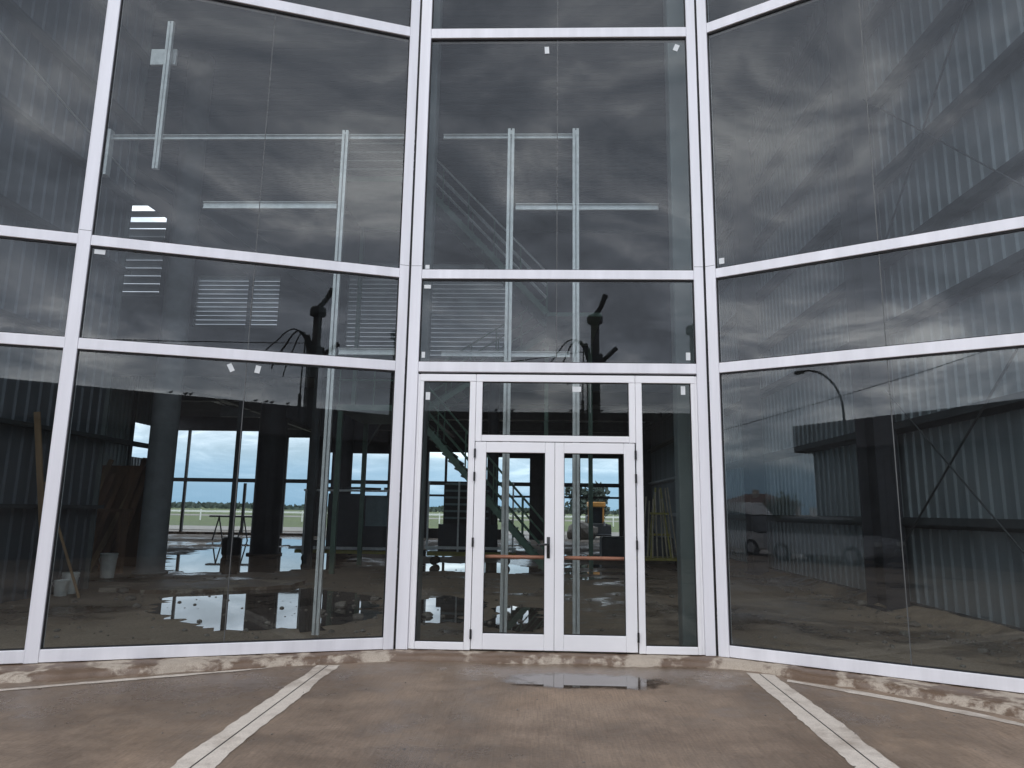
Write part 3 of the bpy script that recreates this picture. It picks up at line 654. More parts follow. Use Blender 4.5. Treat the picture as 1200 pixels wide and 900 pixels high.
# ------------------------------------------------------------------ staircase: two flights in green steel
ST = thing('steel_staircase', 'green steel staircase with tube railings rising to the left behind the entrance', 'staircase', (-1.5, 10.8, 0))
def flight(xa, za, xb, zb, y0, y1, n, rm='green'):
    """(xa, za) foot, (xb, zb) head"""
    for y in (y0, y1): MB().bar((xa, y, za), (xb, y, zb), 0.06, 0.15).build('stringer', 'green', ST)
    for k in range(1, n):
        f = k/n; x = xa + (xb-xa)*f; z = za + (zb-za)*f
        MB().box(x-0.15, x+0.15, y0+0.04, y1-0.04, z-0.02, z+0.02).build('tread', 'green', ST)
    for y in (y0, y1):
        for h in (1.0, 0.66, 0.33): MB().tube([(xa, y, za+h+0.1), (xb, y, zb+h+0.1)], 0.028 if h == 1.0 else 0.018).build('handrail', rm, ST)
        for k in range(0, 6):
            f = k/5; x = xa + (xb-xa)*f; z = za + (zb-za)*f
            MB().tube([(x, y, z), (x, y, z+1.1)], 0.02).build('baluster', 'green', ST)
flight(0.35, 0.0, -3.3, 4.1, 10.0, 11.3, 22)
MB().box(-5.2, -3.3, 9.9, 12.9, 4.05, 4.2).build('landing', 'green', ST)
for z in (5.25, 4.85): MB().tube([(-5.2, 9.95, z), (-3.3, 9.95, z)], 0.022).build('handrail', 'green', ST)
for x in (-5.15, -4.25, -3.35): MB().tube([(x, 9.95, 4.2), (x, 9.95, 5.25)], 0.02).build('baluster', 'green', ST)
for x, y in ((-5.1, 10.0), (-3.4, 12.8), (-5.1, 12.8), (-3.4, 10.05)): MB().box(x-0.06, x+0.06, y-0.06, y+0.06, -0.04, 4.05).build('post', 'green', ST)
flight(0.2, 6.6, -3.3, 10.3, 9.7, 10.9, 20, 'galv')
MB().box(0.2, 1.6, 9.6, 12.9, 6.5, 6.6).build('landing', 'green', ST)
flight(-3.3, 4.2, 0.2, 6.5, 11.6, 12.8, 14)
MB().box(-5.6, -3.3, 9.6, 12.9, 10.2, 10.35).build('landing', 'green', ST)
for z in (10.6, 10.85, 11.1, 11.35): MB().tube([(-5.6, 9.7, z), (-3.3, 9.7, z)], 0.024).build('handrail', 'galv', ST)
for x in (0.25, 1.55): MB().box(x-0.06, x+0.06, 12.75, 12.87, -0.04, 6.5).build('post', 'green', ST)
for x in (-5.5, -3.5): MB().box(x-0.06, x+0.06, 12.7, 12.82, 4.2, 10.2).build('post', 'green', ST)

# slanted dark beams high at the left
for k, (a, b) in enumerate((((-14.6, 12.0, 13.55), (-6.3, 12.0, 7.9)), ((-14.6, 12.0, 12.6), (-8.5, 12.0, 8.55)))):
    d = (Vector(b)-Vector(a)).normalized(); m = MB()
    m.bar(a, b, 0.02, 0.42); off = Vector((d.z, 0, -d.x))*0.21
    m.bar(Vector(a)+off, Vector(b)+off, 0.22, 0.025); m.bar(Vector(a)-off, Vector(b)-off, 0.22, 0.025)
    m.box(b[0]-0.3, b[0]+0.3, 11.85, 12.2, b[2]-0.25, b[2]-0.05) if False else None
    tag(m.build('slanted_beam', 'primer'), ('upper' if k == 0 else 'lower') + ' of two slanted dark steel beams high behind the left bay', 'beam', 'slanted steel beams')
# hanger columns that carry those beams
for x, z in ((-6.35, 8.0),):
    tag(MB().box(x-0.1, x+0.1, 11.9, 12.1, -0.04, z).build('steel_post', 'primer'), 'thin dark steel post carrying the slanted beams', 'post')
tag(MB().box(-8.62, -8.50, 11.94, 12.06, -0.04, 8.6).build('steel_post', 'primer'), 'dark steel post between the two round columns', 'post')

# ------------------------------------------------------------------ things in the hall
def bucket(label, x, y, r, h, lid):
    t = thing('bucket', label, 'bucket', (x, y, -0.04), 'white plastic buckets')
    m = MB().lathe((x, y, -0.04), [(r*0.82, 0.0), (r*0.98, h*0.86), (r*1.06, h*0.865), (r*1.06, h*0.93), (r*1.0, h*0.935), (r*1.02, h), (r*0.95, h), (r*0.93, h*0.95)], 24)
    m.build('body', 'bucket', t, False)
    m = MB(); m.tube([(x + r*1.07*math.cos(a), y - r*0.25 - 0.02, -0.04 + h*0.86 - abs(math.sin(a))*h*0.42) for a in [math.pi*k/12 for k in range(13)]], 0.006, 6)
    m.build('handle', 'galv', t)
    if lid: MB().lathe((x, y, -0.04+h+0.001), [(r*1.08, 0), (r*1.08, 0.03), (r*1.0, 0.035)], 24).build('lid', 'bucket', t)
    return t
bucket('smaller white bucket in front, beside the long stick', -8.52, 4.83, 0.125, 0.27, False)
bucket('white bucket with a rim, standing against the ribbed wall end', -8.58, 5.15, 0.135, 0.34, True)
bucket('white bucket with dark marks, at the foot of the grey round column', -9.62, 8.05, 0.17, 0.50, True)
tag(MB().bar((-8.62, 4.2, 1.95), (-8.0, 4.55, -0.03), 0.07, 0.04).build('wooden_stick', 'timber_pale'), 'long pale wooden stick leaning beside the white buckets', 'stick')
tag(MB().bar((-8.5, 3.6, 3.1), (-8.25, 4.05, 0.0), 0.10, 0.03).build('wooden_plank', 'timber_pale'), 'orange-brown plank leaning on the ribbed wall at the left edge', 'plank')
# brown boards and planks leaning on the frame behind the grey column
LB = MB(); LB.box(-12.9, -10.3, 10.6, 10.68, 0, 2.6)
tag(LB.build('timber_board', 'timber'), 'large brown board standing upright behind the leaning planks', 'board')
for k in range(9):
    x = -12.3 + k*0.24; top = 2.3 + 0.5*rng.random(); lean = 0.1 + 0.35*rng.random()
    o = MB().bar((x, 9.35 + 0.05*(k % 3), -0.02), (x + lean, 10.45, top), 0.13, 0.035, (0, 1, 0)).build('timber_plank', 'timber' if k % 3 else 'timber_pale')
    tag(o, 'brown plank in the row leaning on the board left of the grey column', 'plank', 'brown planks leaning together')
tag(MB().box(-11.6, -9.9, 8.9, 9.3, 1.40, 1.47).box(-11.55, -11.48, 8.95, 9.25, -0.04, 1.40).box(-10.02, -9.95, 8.95, 9.25, -0.04, 1.40).build('work_bench', 'timber'), 'narrow dark work bench in front of the brown planks', 'bench')

tag(MB().tube([Vector((-13.2, 20.2, 5.9)).lerp(Vector((-8.8, 17.0, 5.3)), f) + Vector((0, 0, -1.6*f*(1-f))) for f in [k/20 for k in range(21)]], 0.016, 5).build('hanging_cable', 'cable'), 'thin cable sagging across the tall rear opening beside the dark column', 'cable')
# racks
def wheel(c, r, w, par, ax='y', name='wheel'):
    m = MB(); a = Vector((0, w/2, 0)) if ax == 'y' else Vector((w/2, 0, 0)); m.tube([Vector(c)-a, Vector(c)+a], r, 14); return m.build(name, 'rubber', par)
RK = thing('panel_rack', 'long rack on wheels holding dark panels, left of the staircase', 'rack', (-5.7, 13.4, 0), 'wheeled racks in the hall')
MB().box(-7.35, -3.6, 13.3, 13.36, 0.36, 0.44).build('bottom_rail', 'galv', RK); MB().box(-7.0, -3.6, 13.3, 13.35, 2.06, 2.12).build('top_rail', 'galv', RK)
for x in (-6.95, -3.7): MB().box(x-0.03, x+0.03, 13.37, 13.43, 0.2, 2.12).build('upright', 'galv', RK)
MB().box(-7.2, -3.5, 13.4, 14.3, 0.24, 0.34).build('base', 'yellow', RK)
for x in (-6.9, -3.9):
    for y in (13.55, 14.15): wheel((x, y, 0.09), 0.13, 0.08, RK)
tag(MB().box(-6.3, -5.25, 13.48, 13.60, 0.345, 2.0).build('dark_glass_sheet', 'panelglass'), 'dark upright sheet on the rack, next to the studs', 'panel', 'panels stored on the left rack')
tag(MB().box(-5.22, -3.75, 13.50, 13.62, 0.345, 1.05).build('dark_glass_sheet', 'panelglass'), 'low dark panel on the rack, in front of the pale blue one', 'panel', 'panels stored on the left rack')
tag(MB().box(-5.20, -3.80, 13.70, 13.78, 0.345, 1.95).build('blue_glass_sheet', 'panelblue'), 'pale blue glass panel standing on the rack', 'panel', 'panels stored on the left rack')
for k in range(5):
    x = -6.4 + 0.6*k
    tag(MB().bar((x, 13.42, 2.16), (x+0.5, 13.42, 2.15 + 0.02*(k % 2)), 0.06, 0.07).build('dark_offcut', 'primer'), 'small dark offcut lying on the top rail of the left rack', 'offcut', 'offcuts on the rack rail')
RC = thing('panel_rack', 'long rack on wheels with dark sheets, below the green staircase', 'rack', (-2, 13.2, 0), 'wheeled racks in the hall')
MB().box(-3.25, -0.6, 12.98, 13.04, 0.44, 0.52).build('bottom_rail', 'galv', RC)
MB().box(-3.2, -0.6, 13.1, 13.8, 0.24, 0.36).build('base', 'yellow', RC)
for x in (-3.2, -2.3, -0.7): MB().box(x-0.025, x+0.025, 13.05, 13.1, 0.36, 2.4).build('upright', 'galv', RC)
for x in (-3.0, -0.9):
    for y in (13.2, 13.7): wheel((x, y, 0.09), 0.12, 0.08, RC)
tag(MB().box(-2.9, -1.15, 13.2, 13.3, 0.365, 1.15).build('dark_glass_sheet', 'panelglass'), 'dark panel on the rack below the staircase', 'panel')
for k in range(6):
    tag(MB().box(-2.75, -1.45, 13.35 + 0.01*k, 13.75, 1.3 + 0.2*k, 1.36 + 0.2*k).build('grey_batten', 'panelblue'), 'grey batten in the pile above the rack under the stairs', 'batten', 'grey battens stacked on the rack')
    if k == 0: MB().box(-2.8, -1.4, 13.76, 13.82, 0.365, 2.4).build('back_board', 'primer', RC)
RY = thing('pipe_rack', 'yellow A-frame rack with leaning pipes, seen through the window right of the doors', 'rack', (3.6, 13, 0))
MB().box(2.9, 4.35, 12.9, 13.7, 0.22, 0.30).build('base', 'yellow', RY)
for x0, x1 in ((3.28, 3.5), (3.86, 3.64)):
    MB().bar((x0, 13.0, 0.3), (x1, 13.3, 2.3), 0.05, 0.05).build('upright', 'yellow', RY); MB().bar((x0, 13.6, 0.3), (x1, 13.3, 2.3), 0.05, 0.05).build('upright', 'yellow', RY)
for z in (0.95, 1.55): MB().box(3.30, 3.84, 13.05, 13.09, z-0.03, z+0.03).build('rung', 'yellow', RY)
for x in (3.05, 4.2):
    for y in (13.0, 13.6): wheel((x, y, 0.09), 0.13, 0.07, RY)
for k in range(8):
    x = 3.02 + 0.145*k + 0.02*rng.random()
    tag(MB().tube([(x, 12.96, 0.30), (3.55 + (x-3.6)*0.62 + 0.04*rng.random(), 13.2, 1.9 + 0.5*rng.random())], 0.022, 6).build('metal_pipe', 'pipe'), 'thin pipe leaning on the yellow rack', 'pipe', 'pipes leaning on the yellow rack')
TR = thing('trestle', 'thin dark trestle table near the open rear bays', 'trestle', (-14, 26, 0))
MB().box(-15.6, -13.4, 26, 26.4, 1.05, 1.13).build('top', 'primer', TR)
for x, dx in ((-15.2, 0.25), (-15.2, -0.25), (-14.0, 0.25), (-14.0, -0.25)): MB().bar((x, 26.2, 1.05), (x+dx, 26.2, -0.04), 0.05, 0.05).build('leg', 'primer', TR)
tag(MB().lathe((-9.95, 15.4, -0.04), [(0.25, 0), (0.3, 0.1), (0.3, 0.55), (0.25, 0.62)], 18).build('oil_drum', 'black', None, True), 'small black drum beside the thick dark column', 'drum')
tag(MB().hexa([(3.0, 18, 0), (4.4, 18, 0), (4.4, 18.1, 0), (3.0, 18.1, 0), (3.55, 18.9, 2.9), (4.0, 18.9, 2.9), (4.0, 19.0, 2.9), (3.55, 19.0, 2.9)]).build('dark_board', 'column_dark'), 'dark tapering board leaning back in the right doorway view', 'board')
tag(MB().box(3.35, 3.75, 17.6, 17.66, 0.85, 1.75).box(3.50, 3.60, 17.66, 17.72, 0.0, 0.85).build('white_board', 'bucket'), 'pale upright board in front of the dark leaning board', 'board')
tag(MB().box(2.2, 4.6, 16.4, 17.3, 0.0, 0.75, 0.05).build('crate', 'primer'), 'long dark crate on the floor behind the right door', 'crate')
# rubble
def stone(x, y, r, seed):
    b = bmesh.new(); bmesh.ops.create_icosphere(b, subdivisions=2, radius=r)
    for v in b.verts:
        n = noise.noise(v.co*(1.6/r) + Vector((seed, 0, 0))); v.co *= 1 + 0.35*n; v.co.z *= 0.6
    me = bpy.data.meshes.new('rubble_stone'); b.to_mesh(me); b.free(); me.materials.append(M['stone'])
    o = bpy.data.objects.new('rubble_stone', me); COL.objects.link(o); o.location = (x, y, -0.04 + r*0.35); o.rotation_euler = (0, 0, seed)
    return o
for k, (x, y, r) in enumerate(((-3.24, 4.02, 0.2), (-2.68, 2.87, 0.16), (-3.36, 3.3, 0.13), (-2.9, 5.0, 0.16), (-2.2, 4.4, 0.12), (-6.42, 3.55, 0.13), (-7.0, 4.4, 0.16), (-7.7, 5.4, 0.18), (5.03, 2.34, 0.14), (5.6, 3.2, 0.16), (5.4, 1.2, 0.12), (5.9, 5.6, 0.2), (5.3, 7.6, 0.18), (5.6, 9.6, 0.22), (-6.2, 1.3, 0.06), (-1.7, 3.2, 0.15), (-0.5, 3.4, 0.14), (0.3, 5.2, 0.1), (2.6, 6.3, 0.1), (3.1, 6.6, 0.09))):
    tag(stone(x, y, r*0.55, k*1.7), 'rough broken concrete lump lying on the hall floor', 'rubble', 'rubble lumps on the hall floor')
def scatter_grit():
    b = bmesh.new()
    def lump(x, y, r):
        g = bmesh.ops.create_icosphere(b, subdivisions=1, radius=r, matrix=Matrix.Translation((x, y, -0.04 + r*0.3)) @ Matrix.Diagonal((1, 0.8 + 0.4*rng.random(), 0.6, 1)))
    for k in range(900):
        z = rng.random()
        if z < 0.45: y = rng.uniform(-1.5, 14); x = XR - 0.25 - abs(rng.gauss(0, 0.55)) - 0.2
        elif z < 0.7: x = rng.uniform(-8.3, -2.0); y = rng.uniform(0.8, 9)
        else: x = rng.uniform(-4, 5.5); y = rng.uniform(1, 12)
        if x < -1.6 and y < 0.5: continue
        if x > 2.2 and y < 0.3 - (x-1.9)*0.55: continue
        lump(x, y, 0.012 + 0.035*rng.random()**2.5)
    me = bpy.data.meshes.new('floor_grit'); b.to_mesh(me); b.free(); me.materials.append(M['stone'])
    o = bpy.data.objects.new('floor_grit', me); COL.objects.link(o); tag(o, 'loose grit and mortar crumbs over the hall floor', 'grit', None, 'stuff')
scatter_grit()
def pavement_grit():
    b = bmesh.new()
    for k in range(170):
        x = rng.uniform(-5, 5); y = -0.75 - 0.19*min(abs(x), 4)**1.35 - rng.random()**1.6*4.5; r0 = 0.003 + 0.007*rng.random()**2
        bmesh.ops.create_icosphere(b, subdivisions=1, radius=r0, matrix=Matrix.Translation((x, y, r0*0.4)) @ Matrix.Diagonal((1, 0.6 + 0.6*rng.random(), 0.6, 1)))
    me = bpy.data.meshes.new('pavement_grit'); b.to_mesh(me); b.free(); me.materials.append(M['stone'])
    o = bpy.data.objects.new('pavement_grit', me); COL.objects.link(o); tag(o, 'tiny loose grit specks on the brown pavement', 'grit', None, 'stuff')
pavement_grit()
def berm():
    b = bmesh.new(); rows = []
    y = -1.6
    while y < 19:
        w = 0.55 + 0.35*noise.noise(Vector((y*0.6, 1, 0))); h = 0.13 + 0.12*noise.noise(Vector((y*0.9, 4, 0))) + 0.05*noise.noise(Vector((y*4, 4, 0)))
        rows.append([b.verts.new((XR - 0.1 - w*f, y, -0.045 + max(0.0, h)*g + 0.02*noise.noise(Vector((y*5, f*6, 2))))) for f, g in ((0, 0.9), (0.25, 1.0), (0.5, 0.7), (0.75, 0.3), (1.0, 0.0), (1.1, -0.2))])
        y += 0.12
    for a, c in zip(rows, rows[1:]):
        for i in range(5): b.faces.new((a[i], c[i], c[i+1], a[i+1]))
    me = bpy.data.meshes.new('soil_heap'); b.to_mesh(me); b.free(); me.materials.append(M['hallfloor'])
    o = bpy.data.objects.new('soil_heap', me); COL.objects.link(o); tag(o, 'low ridge of loose soil along the foot of the ribbed wall', 'soil', None, 'stuff')
berm()
PD = ragged([(-8.2, 5.5), (-6.9, 5.3), (-5.0, 6.6), (-5.0, 7.6), (-8.4, 7.2)], 0.15, 0.15, 2, 70)
tag(MB().prism(PD, lambda u, v, k: Vector((u, v, (-0.05, 0.03)[k]))).build('concrete_pad', 'kerb'), None, None, None, 'structure')

# ------------------------------------------------------------------ outside, behind the hall
def tree(label, x, y, h, cr, seed, mat='leaf', grp=None, name='tree', n=2600, leaf=0.16):
    r = random.Random(seed); t = thing(name, label, 'tree', (x, y, 0), grp)
    m = MB(); th = h*0.45
    m.tube([(x, y, -0.1), (x+0.05*h*(r.random()-0.5), y, th*0.5), (x, y, th), (x+0.1, y, h*0.8)], [h*0.03, h*0.024, h*0.018, h*0.006], 8)
    for k in range(6):
        a = r.random()*6.28; z = th*(0.7 + 0.5*r.random()); q = (x + cr*0.7*math.cos(a), y + cr*0.7*math.sin(a), z + h*0.2)
        m.tube([(x, y, z), ((x+q[0])/2, (y+q[1])/2, z + h*0.12), q], [h*0.012, h*0.008, h*0.003], 6)
    m.build('trunk', 'bark', t, True)
    cl = [(Vector((x + cr*0.75*math.cos(a)*rr, y + cr*0.75*math.sin(a)*rr, h*(0.45 + 0.48*r.random()))), cr*(0.28 + 0.25*r.random())) for a, rr in [(r.random()*6.28, r.random()**0.5) for _ in range(13)]]
    b = MB()
    for k in range(n):
        c, R0 = r.choice(cl); d = Vector((r.gauss(0, 1), r.gauss(0, 1), r.gauss(0, 0.8))).normalized()*R0*(0.55 + 0.5*r.random()); p = c + d
        u = Vector((r.gauss(0, 1), r.gauss(0, 1), r.gauss(0, 1))).normalized(); v = u.cross(Vector((r.gauss(0, 1), r.gauss(0, 1), r.gauss(0, 1)))).normalized(); s = leaf*(0.6 + 0.8*r.random())
        f = [b.P(p+u*s), b.P(p+v*s*0.5), b.P(p-u*s), b.P(p-v*s*0.5)]; b.bm.faces.new(f)
    me_o = b.build('crown', mat, t)
    return t
tree('grey-green tree behind the orange machine, seen through the right door', 3.9, 47, 3.3, 1.5, 3, 'leaf_far', None, 'tree', 1800, 0.2)
tree('small pale tree beyond the yard, left of the orange machine', 1.6, 52, 2.6, 0.9, 9, 'leaf_far', None, 'tree', 1200, 0.2)
def treeline():
    b = MB(); r = random.Random(11)
    for k in range(6500):
        x = r.uniform(-520, 420); y = 420 + r.uniform(-10, 25); hh = 2.6 + 3.2*noise.noise(Vector((x*0.018, 2, 0))) + 1.4*noise.noise(Vector((x*0.12, 7, 0)))
        p = Vector((x, y, max(0.5, hh)*r.random()**0.6)); s = 1.1*(0.6 + r.random()); u = Vector((r.gauss(0, 1), r.gauss(0, .4), r.gauss(0, 1))).normalized(); v = Vector((u.z, r.gauss(0, .3), -u.x)).normalized()
        b.bm.faces.new([b.P(p+u*s), b.P(p+v*s*0.7), b.P(p-u*s), b.P(p-v*s*0.7)])
    tag(b.build('distant_treeline', 'leaf_far'), 'far belt of trees along the horizon beyond the field', 'trees', None, 'stuff')
treeline()
FN = thing('wire_fence', 'low pale fence far out across the field, seen through the rear bays', 'fence', (0, 75, 0))
for k in range(40): MB().box(-95 + 4*k - 0.06, -95 + 4*k + 0.06, 75, 75.1, -0.1, 1.15).build('post', 'bucket', FN)
MB().box(-95, 62, 75.02, 75.06, 0.86, 1.06).build('rail', 'bucket', FN)
# orange machine
LD = thing('wheel_loader', 'small orange wheel loader parked outside, seen through the right door', 'loader', (3.8, 38, 0))
MB().box(3.15, 4.55, 37.4, 39.3, 0.45, 0.85, 0.05).build('chassis', 'primer', LD); MB().box(3.3, 4.4, 38.4, 39.6, 0.86, 1.35, 0.08).build('engine_hood', 'primer', LD)
for x in (3.42, 4.28):
    for y in (37.5, 38.3): MB().box(x-0.045, x+0.045, y-0.045, y+0.045, 0.86, 1.85).build('cab_post', 'orange', LD)
MB().box(3.3, 4.4, 37.35, 38.45, 1.86, 2.18, 0.05).build('cab_roof', 'orange', LD); MB().box(3.48, 4.22, 37.56, 38.24, 0.87, 1.84).build('cab_glass', 'darkglass', LD)
for x in (3.1, 4.6):
    for y in (37.6, 39.1): wheel((x, y, 0.38), 0.42, 0.28, LD, 'x')
for x in (3.4, 4.3): MB().bar((x, 37.4, 0.9), (x, 36.4, 0.5), 0.1, 0.14).build('arm', 'primer', LD)
MB().prism([(0, 0), (0.5, 0), (0.55, 0.08), (0.12, 0.12), (0.08, 0.6), (0, 0.6)], lambda u, v, k: Vector(((3.1, 4.6)[k], 36.4 - u, 0.12 + v))).build('bucket', 'primer', LD)
tag(stone(2.9, 36.5, 1.0, 3.3), 'grey earth heap in front of the orange loader', 'heap')

# ------------------------------------------------------------------ across the yard (seen mirrored in the glass)
OB = thing('dark_warehouse', 'long dark flat-roofed warehouse facing the glass front, mirrored in the panes', 'warehouse', (8, -20, 0))
OX0, OX1, OY, OH = -12.35, 30.0, -17.0, 5.05
MB().box(OX0, OX1, OY-16, OY, OH-1.05, OH, 0.02).build('fascia', 'fascia', OB)
m = MB(); corr(m, (OX0+0.5, OY-0.55, -0.1), (1, 0, 0), OX1-OX0-1.0, (0, 0, 1), OH-0.96, (0, 1, 0), 0.30, 0.05); m.build('front_cladding', 'clad', OB)
m = MB(); corr(m, (OX0+0.5, OY-15.5, -0.1), (0, 1, 0), 14.94, (0, 0, 1), OH-0.96, (-1, 0, 0), 0.30, 0.05); m.build('side_cladding', 'clad', OB)
MB().box(OX0+0.6, OX1-0.6, OY-15.4, OY-0.62, -0.1, OH-1.06).build('wall', 'clad', OB)
for x in (-6.0, 3.0, 14.0): MB().box(x, x+3.2, OY-0.5, OY-0.42, -0.02, 3.3).build('roller_door', 'fascia', OB)
for k, x in enumerate((1.2, 1.55, 1.75, 2.3, -0.9, -1.05, -1.5)):
    m = MB(); z = OH; y = OY-0.25
    m.tube([(x-0.07, y, z+0.07), (x-0.02, y, z+0.085), (x+0.03, y, z+0.10), (x+0.055, y, z+0.135), (x+0.09, y, z+0.135)], [0.01, 0.035, 0.036, 0.022, 0.004], 8); m.bar((x-0.06, y, z+0.075), (x-0.14, y, z+0.05), 0.03, 0.008)
    m.tube([(x, y-0.01, z), (x, y-0.01, z+0.07)], 0.004, 5); m.tube([(x, y+0.01, z), (x, y+0.01, z+0.07)], 0.004, 5)
    tag(m.build('bird', 'bird'), 'small dark bird perched on the warehouse roof edge', 'bird', 'birds on the roof edge')
def utility_pole(label, x, y, h, full=True):
    t = thing('utility_pole', label, 'pole', (x, y, 0), 'dark poles in the yard')
    m = MB(); m.tube([(x, y, -0.1), (x, y, h*0.6), (x, y, h-0.35)], [0.155, 0.14, 0.125], 14); m.build('post', 'pole', t, True)
    m = MB(); m.lathe((x, y, h-0.5), [(0.18, 0), (0.24, 0.03), (0.24, 0.22), (0.19, 0.28)], 16); m.build('cap', 'cable', t)
    m = MB(); m.tube([(x, y, h-0.25), (x+0.18, y+0.1, h+0.02), (x+0.30, y+0.32, h+0.33)], [0.08, 0.075, 0.085], 10); m.build('lamp_arm', 'cable', t, True)
    if full:
        m = MB(); m.box(x-0.25, x+0.22, y-0.16, y+0.16, h-1.85, h-1.45, 0.04); m.tube([(x+0.12, y, h-1.75), (x+0.62, y+0.25, h-1.30)], 0.07, 8); m.tube([(x-0.18, y, h-1.6), (x-0.33, y+0.1, h-1.15)], 0.09, 8); m.build('clamp', 'cable', t)
        m = MB()
        for k, (dx, dz, r) in enumerate(((-1.2, -2.5, 0.024), (-1.55, -2.2, 0.020), (-0.85, -2.7, 0.018))):
            pts = []
            for q in range(15):
                f = q/14; pts.append((x - 0.28 + (dx+0.28)*f, y + 0.15*math.sin(f*5), h - 1.35 + 0.42*math.sin(math.pi*min(1, f*1.5)*0.75) + (dz+1.35)*f**2.2))
            m.tube(pts, r, 6)
        m.build('cable_loop', 'cable', t)
        m = MB()
        for dx in (-0.36, -0.22, -0.17): m.tube([(x+dx, y+0.1, h-1.3), (x+dx-0.04, y+0.13, h-2.4), (x+dx*0.9-0.06, y+0.12, h-4), (x-0.3, y+0.12, 0.3)], 0.022, 6)
        m.tube([(x-0.40, y+0.12, h-2.9), (x-0.38, y+0.12, h-4.6), (x-0.38, y+0.12, h-7.5)], 0.05, 6)
        m.build('down_cable', 'cable', t)
    return t
utility_pole('dark wooden utility pole with cable loops and a clamp, mirrored beside the entrance', 1.74, -13.1, 7.75)
utility_pole('plain dark pole with a short arm, mirrored at the right end of the middle bay', 5.05, -14.5, 7.8, False)
def street_lamp(label, x, y, h, dx):
    t = thing('street_lamp', label, 'lamp', (x, y, 0))
    MB().tube([(x, y, -0.1), (x, y, h*0.75)], [0.055, 0.045], 12).build('post', 'pole', t, True)
    MB().tube([(x + dx*(1-math.cos(a)), y, h*0.75 + h*0.25*math.sin(a)) for a in [math.pi/2*k/10 for k in range(11)]], 0.04, 10).build('arm', 'pole', t, True)
    MB().box(x+dx-0.32, x+dx+0.02, y-0.1, y+0.1, h-0.09, h+0.03, 0.02).build('lamp_head', 'pole', t)
street_lamp('curved grey street lamp above the warehouse, mirrored in the right bay', -9.3, -16.2, 7.0, -1.7)
m = MB(); m.tube([Vector((1.6, -13.1, 6.4)).lerp(Vector((-34, -19.5, 4.9)), f) + Vector((0, 0, -2.2*f*(1-f))) for f in [k/30 for k in range(31)]], 0.014, 5)
tag(m.build('overhead_wire', 'cable'), 'thin black wire sagging across the mirrored sky on the right', 'wire')

def car(label, mat, x, y, rot, kind='hatch', grp='cars parked across the yard'):
    t = thing('parked_car', label, 'car', (0, 0, 0), grp)
    Lh, Wd = 2.1, 0.86
    low = [(-2.1, 0.35), (-2.12, 0.62), (-2.0, 0.82), (-1.1, 0.93), (1.9, 0.98), (2.08, 0.85), (2.1, 0.40), (1.85, 0.25), (-1.85, 0.25)]
    roofp = {'hatch': [(-1.15, 0.93), (-0.45, 1.42), (0.2, 1.50), (1.35, 1.46), (1.95, 0.97)], 'van': [(-1.75, 0.93), (-1.25, 1.55), (-0.8, 2.0), (1.9, 2.05), (2.05, 0.97)], 'pickup': [(-1.15, 0.93), (-0.5, 1.55), (0.3, 1.62), (0.65, 1.58), (0.8, 0.97)]}[kind]
    def put(p): return Vector(p)
    m = MB(); m.prism(low, lambda u, v, k: Vector((u, (-Wd, Wd)[k], v)))
    bmesh.ops.bevel(m.bm, geom=list(m.bm.edges), offset=0.05, segments=2, affect='EDGES'); m.build('body', mat, t, False)
    m = MB(); n = len(roofp)
    rows = [[m.P((u, s*(Wd-0.03 if v < 1 else Wd-0.17), v)) for u, v in roofp] for s in (-1, 1)]
    for i in range(n-1): m.bm.faces.new((rows[0][i], rows[0][i+1], rows[1][i+1], rows[1][i]))
    m.bm.faces.new(rows[0]); m.bm.faces.new(rows[1]); m.build('cabin', 'darkglass', t)
    rp = [p for p in roofp if p[1] > 1.2]
    MB().prism([(rp[0][0]-0.04, rp[0][1]+0.005)] + [(u, v+0.03) for u, v in rp] + [(rp[-1][0]+0.04, rp[-1][1]+0.005)], lambda u, v, k: Vector((u, (-Wd+0.14, Wd-0.14)[k], v))).build('roof', mat, t)
    for sx in (-1.35, 1.3):
        for sy in (-1, 1):
            w = MB().tube([(sx, sy*0.70, 0.31), (sx, sy*0.885, 0.31)], 0.31, 18).build('wheel', 'rubber', t)
            MB().tube([(sx, sy*0.886, 0.31), (sx, sy*0.895, 0.31)], 0.19, 12).build('rim', 'carsilver', w)
    for sy in (-0.62, 0.62):
        MB().box(-2.135, -2.06, sy-0.16, sy+0.16, 0.62, 0.76, 0.01).build('headlight', 'lamp', t); MB().box(2.03, 2.115, sy-0.14, sy+0.14, 0.70, 0.86, 0.01).build('tail_light', 'redlamp', t)
    t.location = (x, y, 0.0); t.rotation_euler = (0, 0, rot)
    for c in t.children: c.matrix_parent_inverse = Matrix()
    return t
car('silver hatchback parked in front of the warehouse, mirrored beside the dark portal column', 'carsilver', -9.4, -15.2, R(174))
car('white van parked under the end of the warehouse fascia', 'carwhite', -14.6, -15.9, R(170), 'van')
car('dark pickup parked beyond the white van', 'cardark', -20.5, -20.5, R(160), 'pickup')
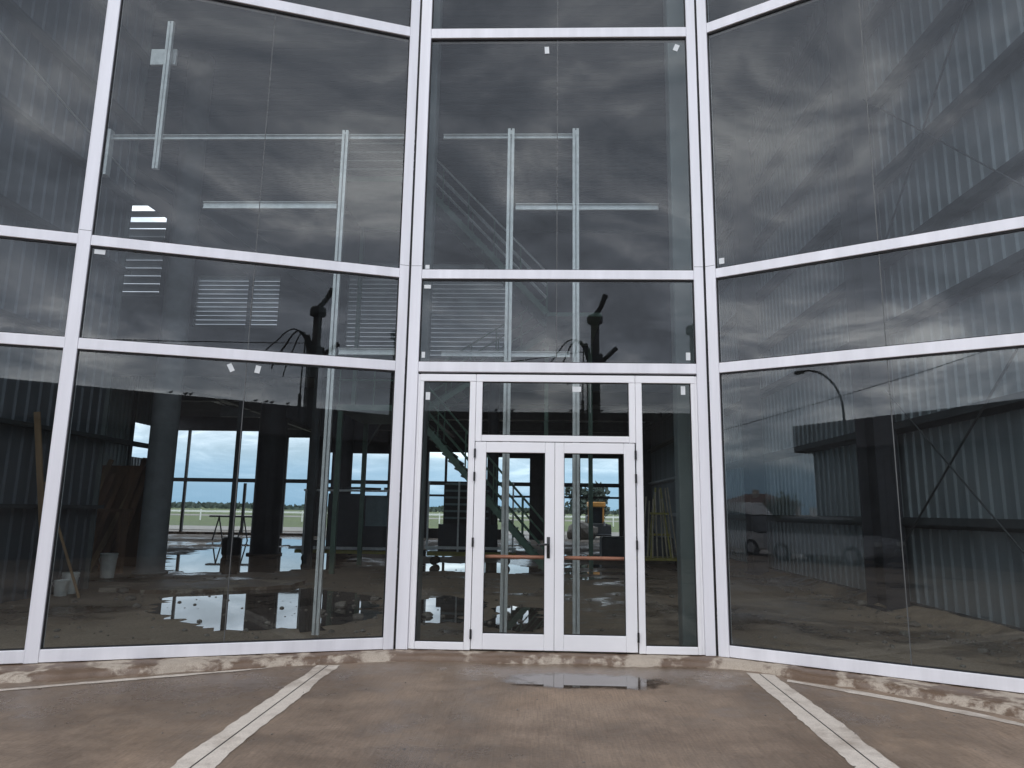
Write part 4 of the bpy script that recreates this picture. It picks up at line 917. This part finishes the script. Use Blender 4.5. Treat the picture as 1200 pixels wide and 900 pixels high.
car('white pickup parked farthest from the warehouse, below the red-roofed house', 'carwhite', -29.0, -27.5, R(150), 'pickup')
# house, garden wall and trees beyond
HS = thing('red_roofed_house', 'cream bungalow with a red hipped roof, mirrored at the left edge of the right bay', 'house', (-76, -78.5, 0))
hx, hy = -76.0, -78.5
MB().box(hx-5, hx+5, hy-4, hy+4, -0.1, 2.9).build('wall', 'render', HS)
m = MB(); q = [m.P(p) for p in ((hx-5.6, hy-4.6, 2.85), (hx+5.6, hy-4.6, 2.85), (hx+5.6, hy+4.6, 2.85), (hx-5.6, hy+4.6, 2.85), (hx-2.2, hy, 4.6), (hx+2.2, hy, 4.6))]
for f in ((0, 1, 5, 4), (1, 2, 5), (2, 3, 4, 5), (3, 0, 4), (3, 2, 1, 0)): m.bm.faces.new([q[i] for i in f])
rfh = m.build('roof', 'rooftile', HS); MB().box(hx+1.0, hx+1.7, hy+1, hy+1.7, 3.4, 5.2).build('chimney', 'render', rfh)
for x in (-3.2, 0.2, 3.2): MB().box(hx+x-0.7, hx+x+0.7, hy+3.95, hy+4.04, 0.95, 2.2).build('window', 'darkglass', HS)
for y in (-2, 1.2): MB().box(hx+4.95, hx+5.04, hy+y-0.7, hy+y+0.7, 0.95, 2.2).build('window', 'darkglass', HS)
GW = MB(); GW.bar((-38, -47, 1.0), (-16, -40, 1.0), 0.25, 2.2); GW.bar((-38, -47, 2.13), (-16, -40, 2.13), 0.35, 0.08)
tag(GW.build('garden_wall', 'whitewall'), 'white garden wall behind the mirrored parked cars', 'wall', None, 'thing')
for k, (x, y, h, cr, lab) in enumerate(((-43, -49, 3.0, 2.0, 'round bushy tree beside the red-roofed house'), (-33, -48, 3.0, 1.9, 'low bushy tree between the house and the white wall'), (-28.5, -45, 3.0, 1.8, 'bushy tree leaning over the white garden wall'), (-22, -44.5, 3.2, 1.8, 'bushy tree behind the white wall, nearest the warehouse'))):
    tree(lab, x, y, h, cr, 20+k, 'leaf', 'trees beyond the garden wall', 'tree', 1500, 0.17)
print('objects', len(S.objects))
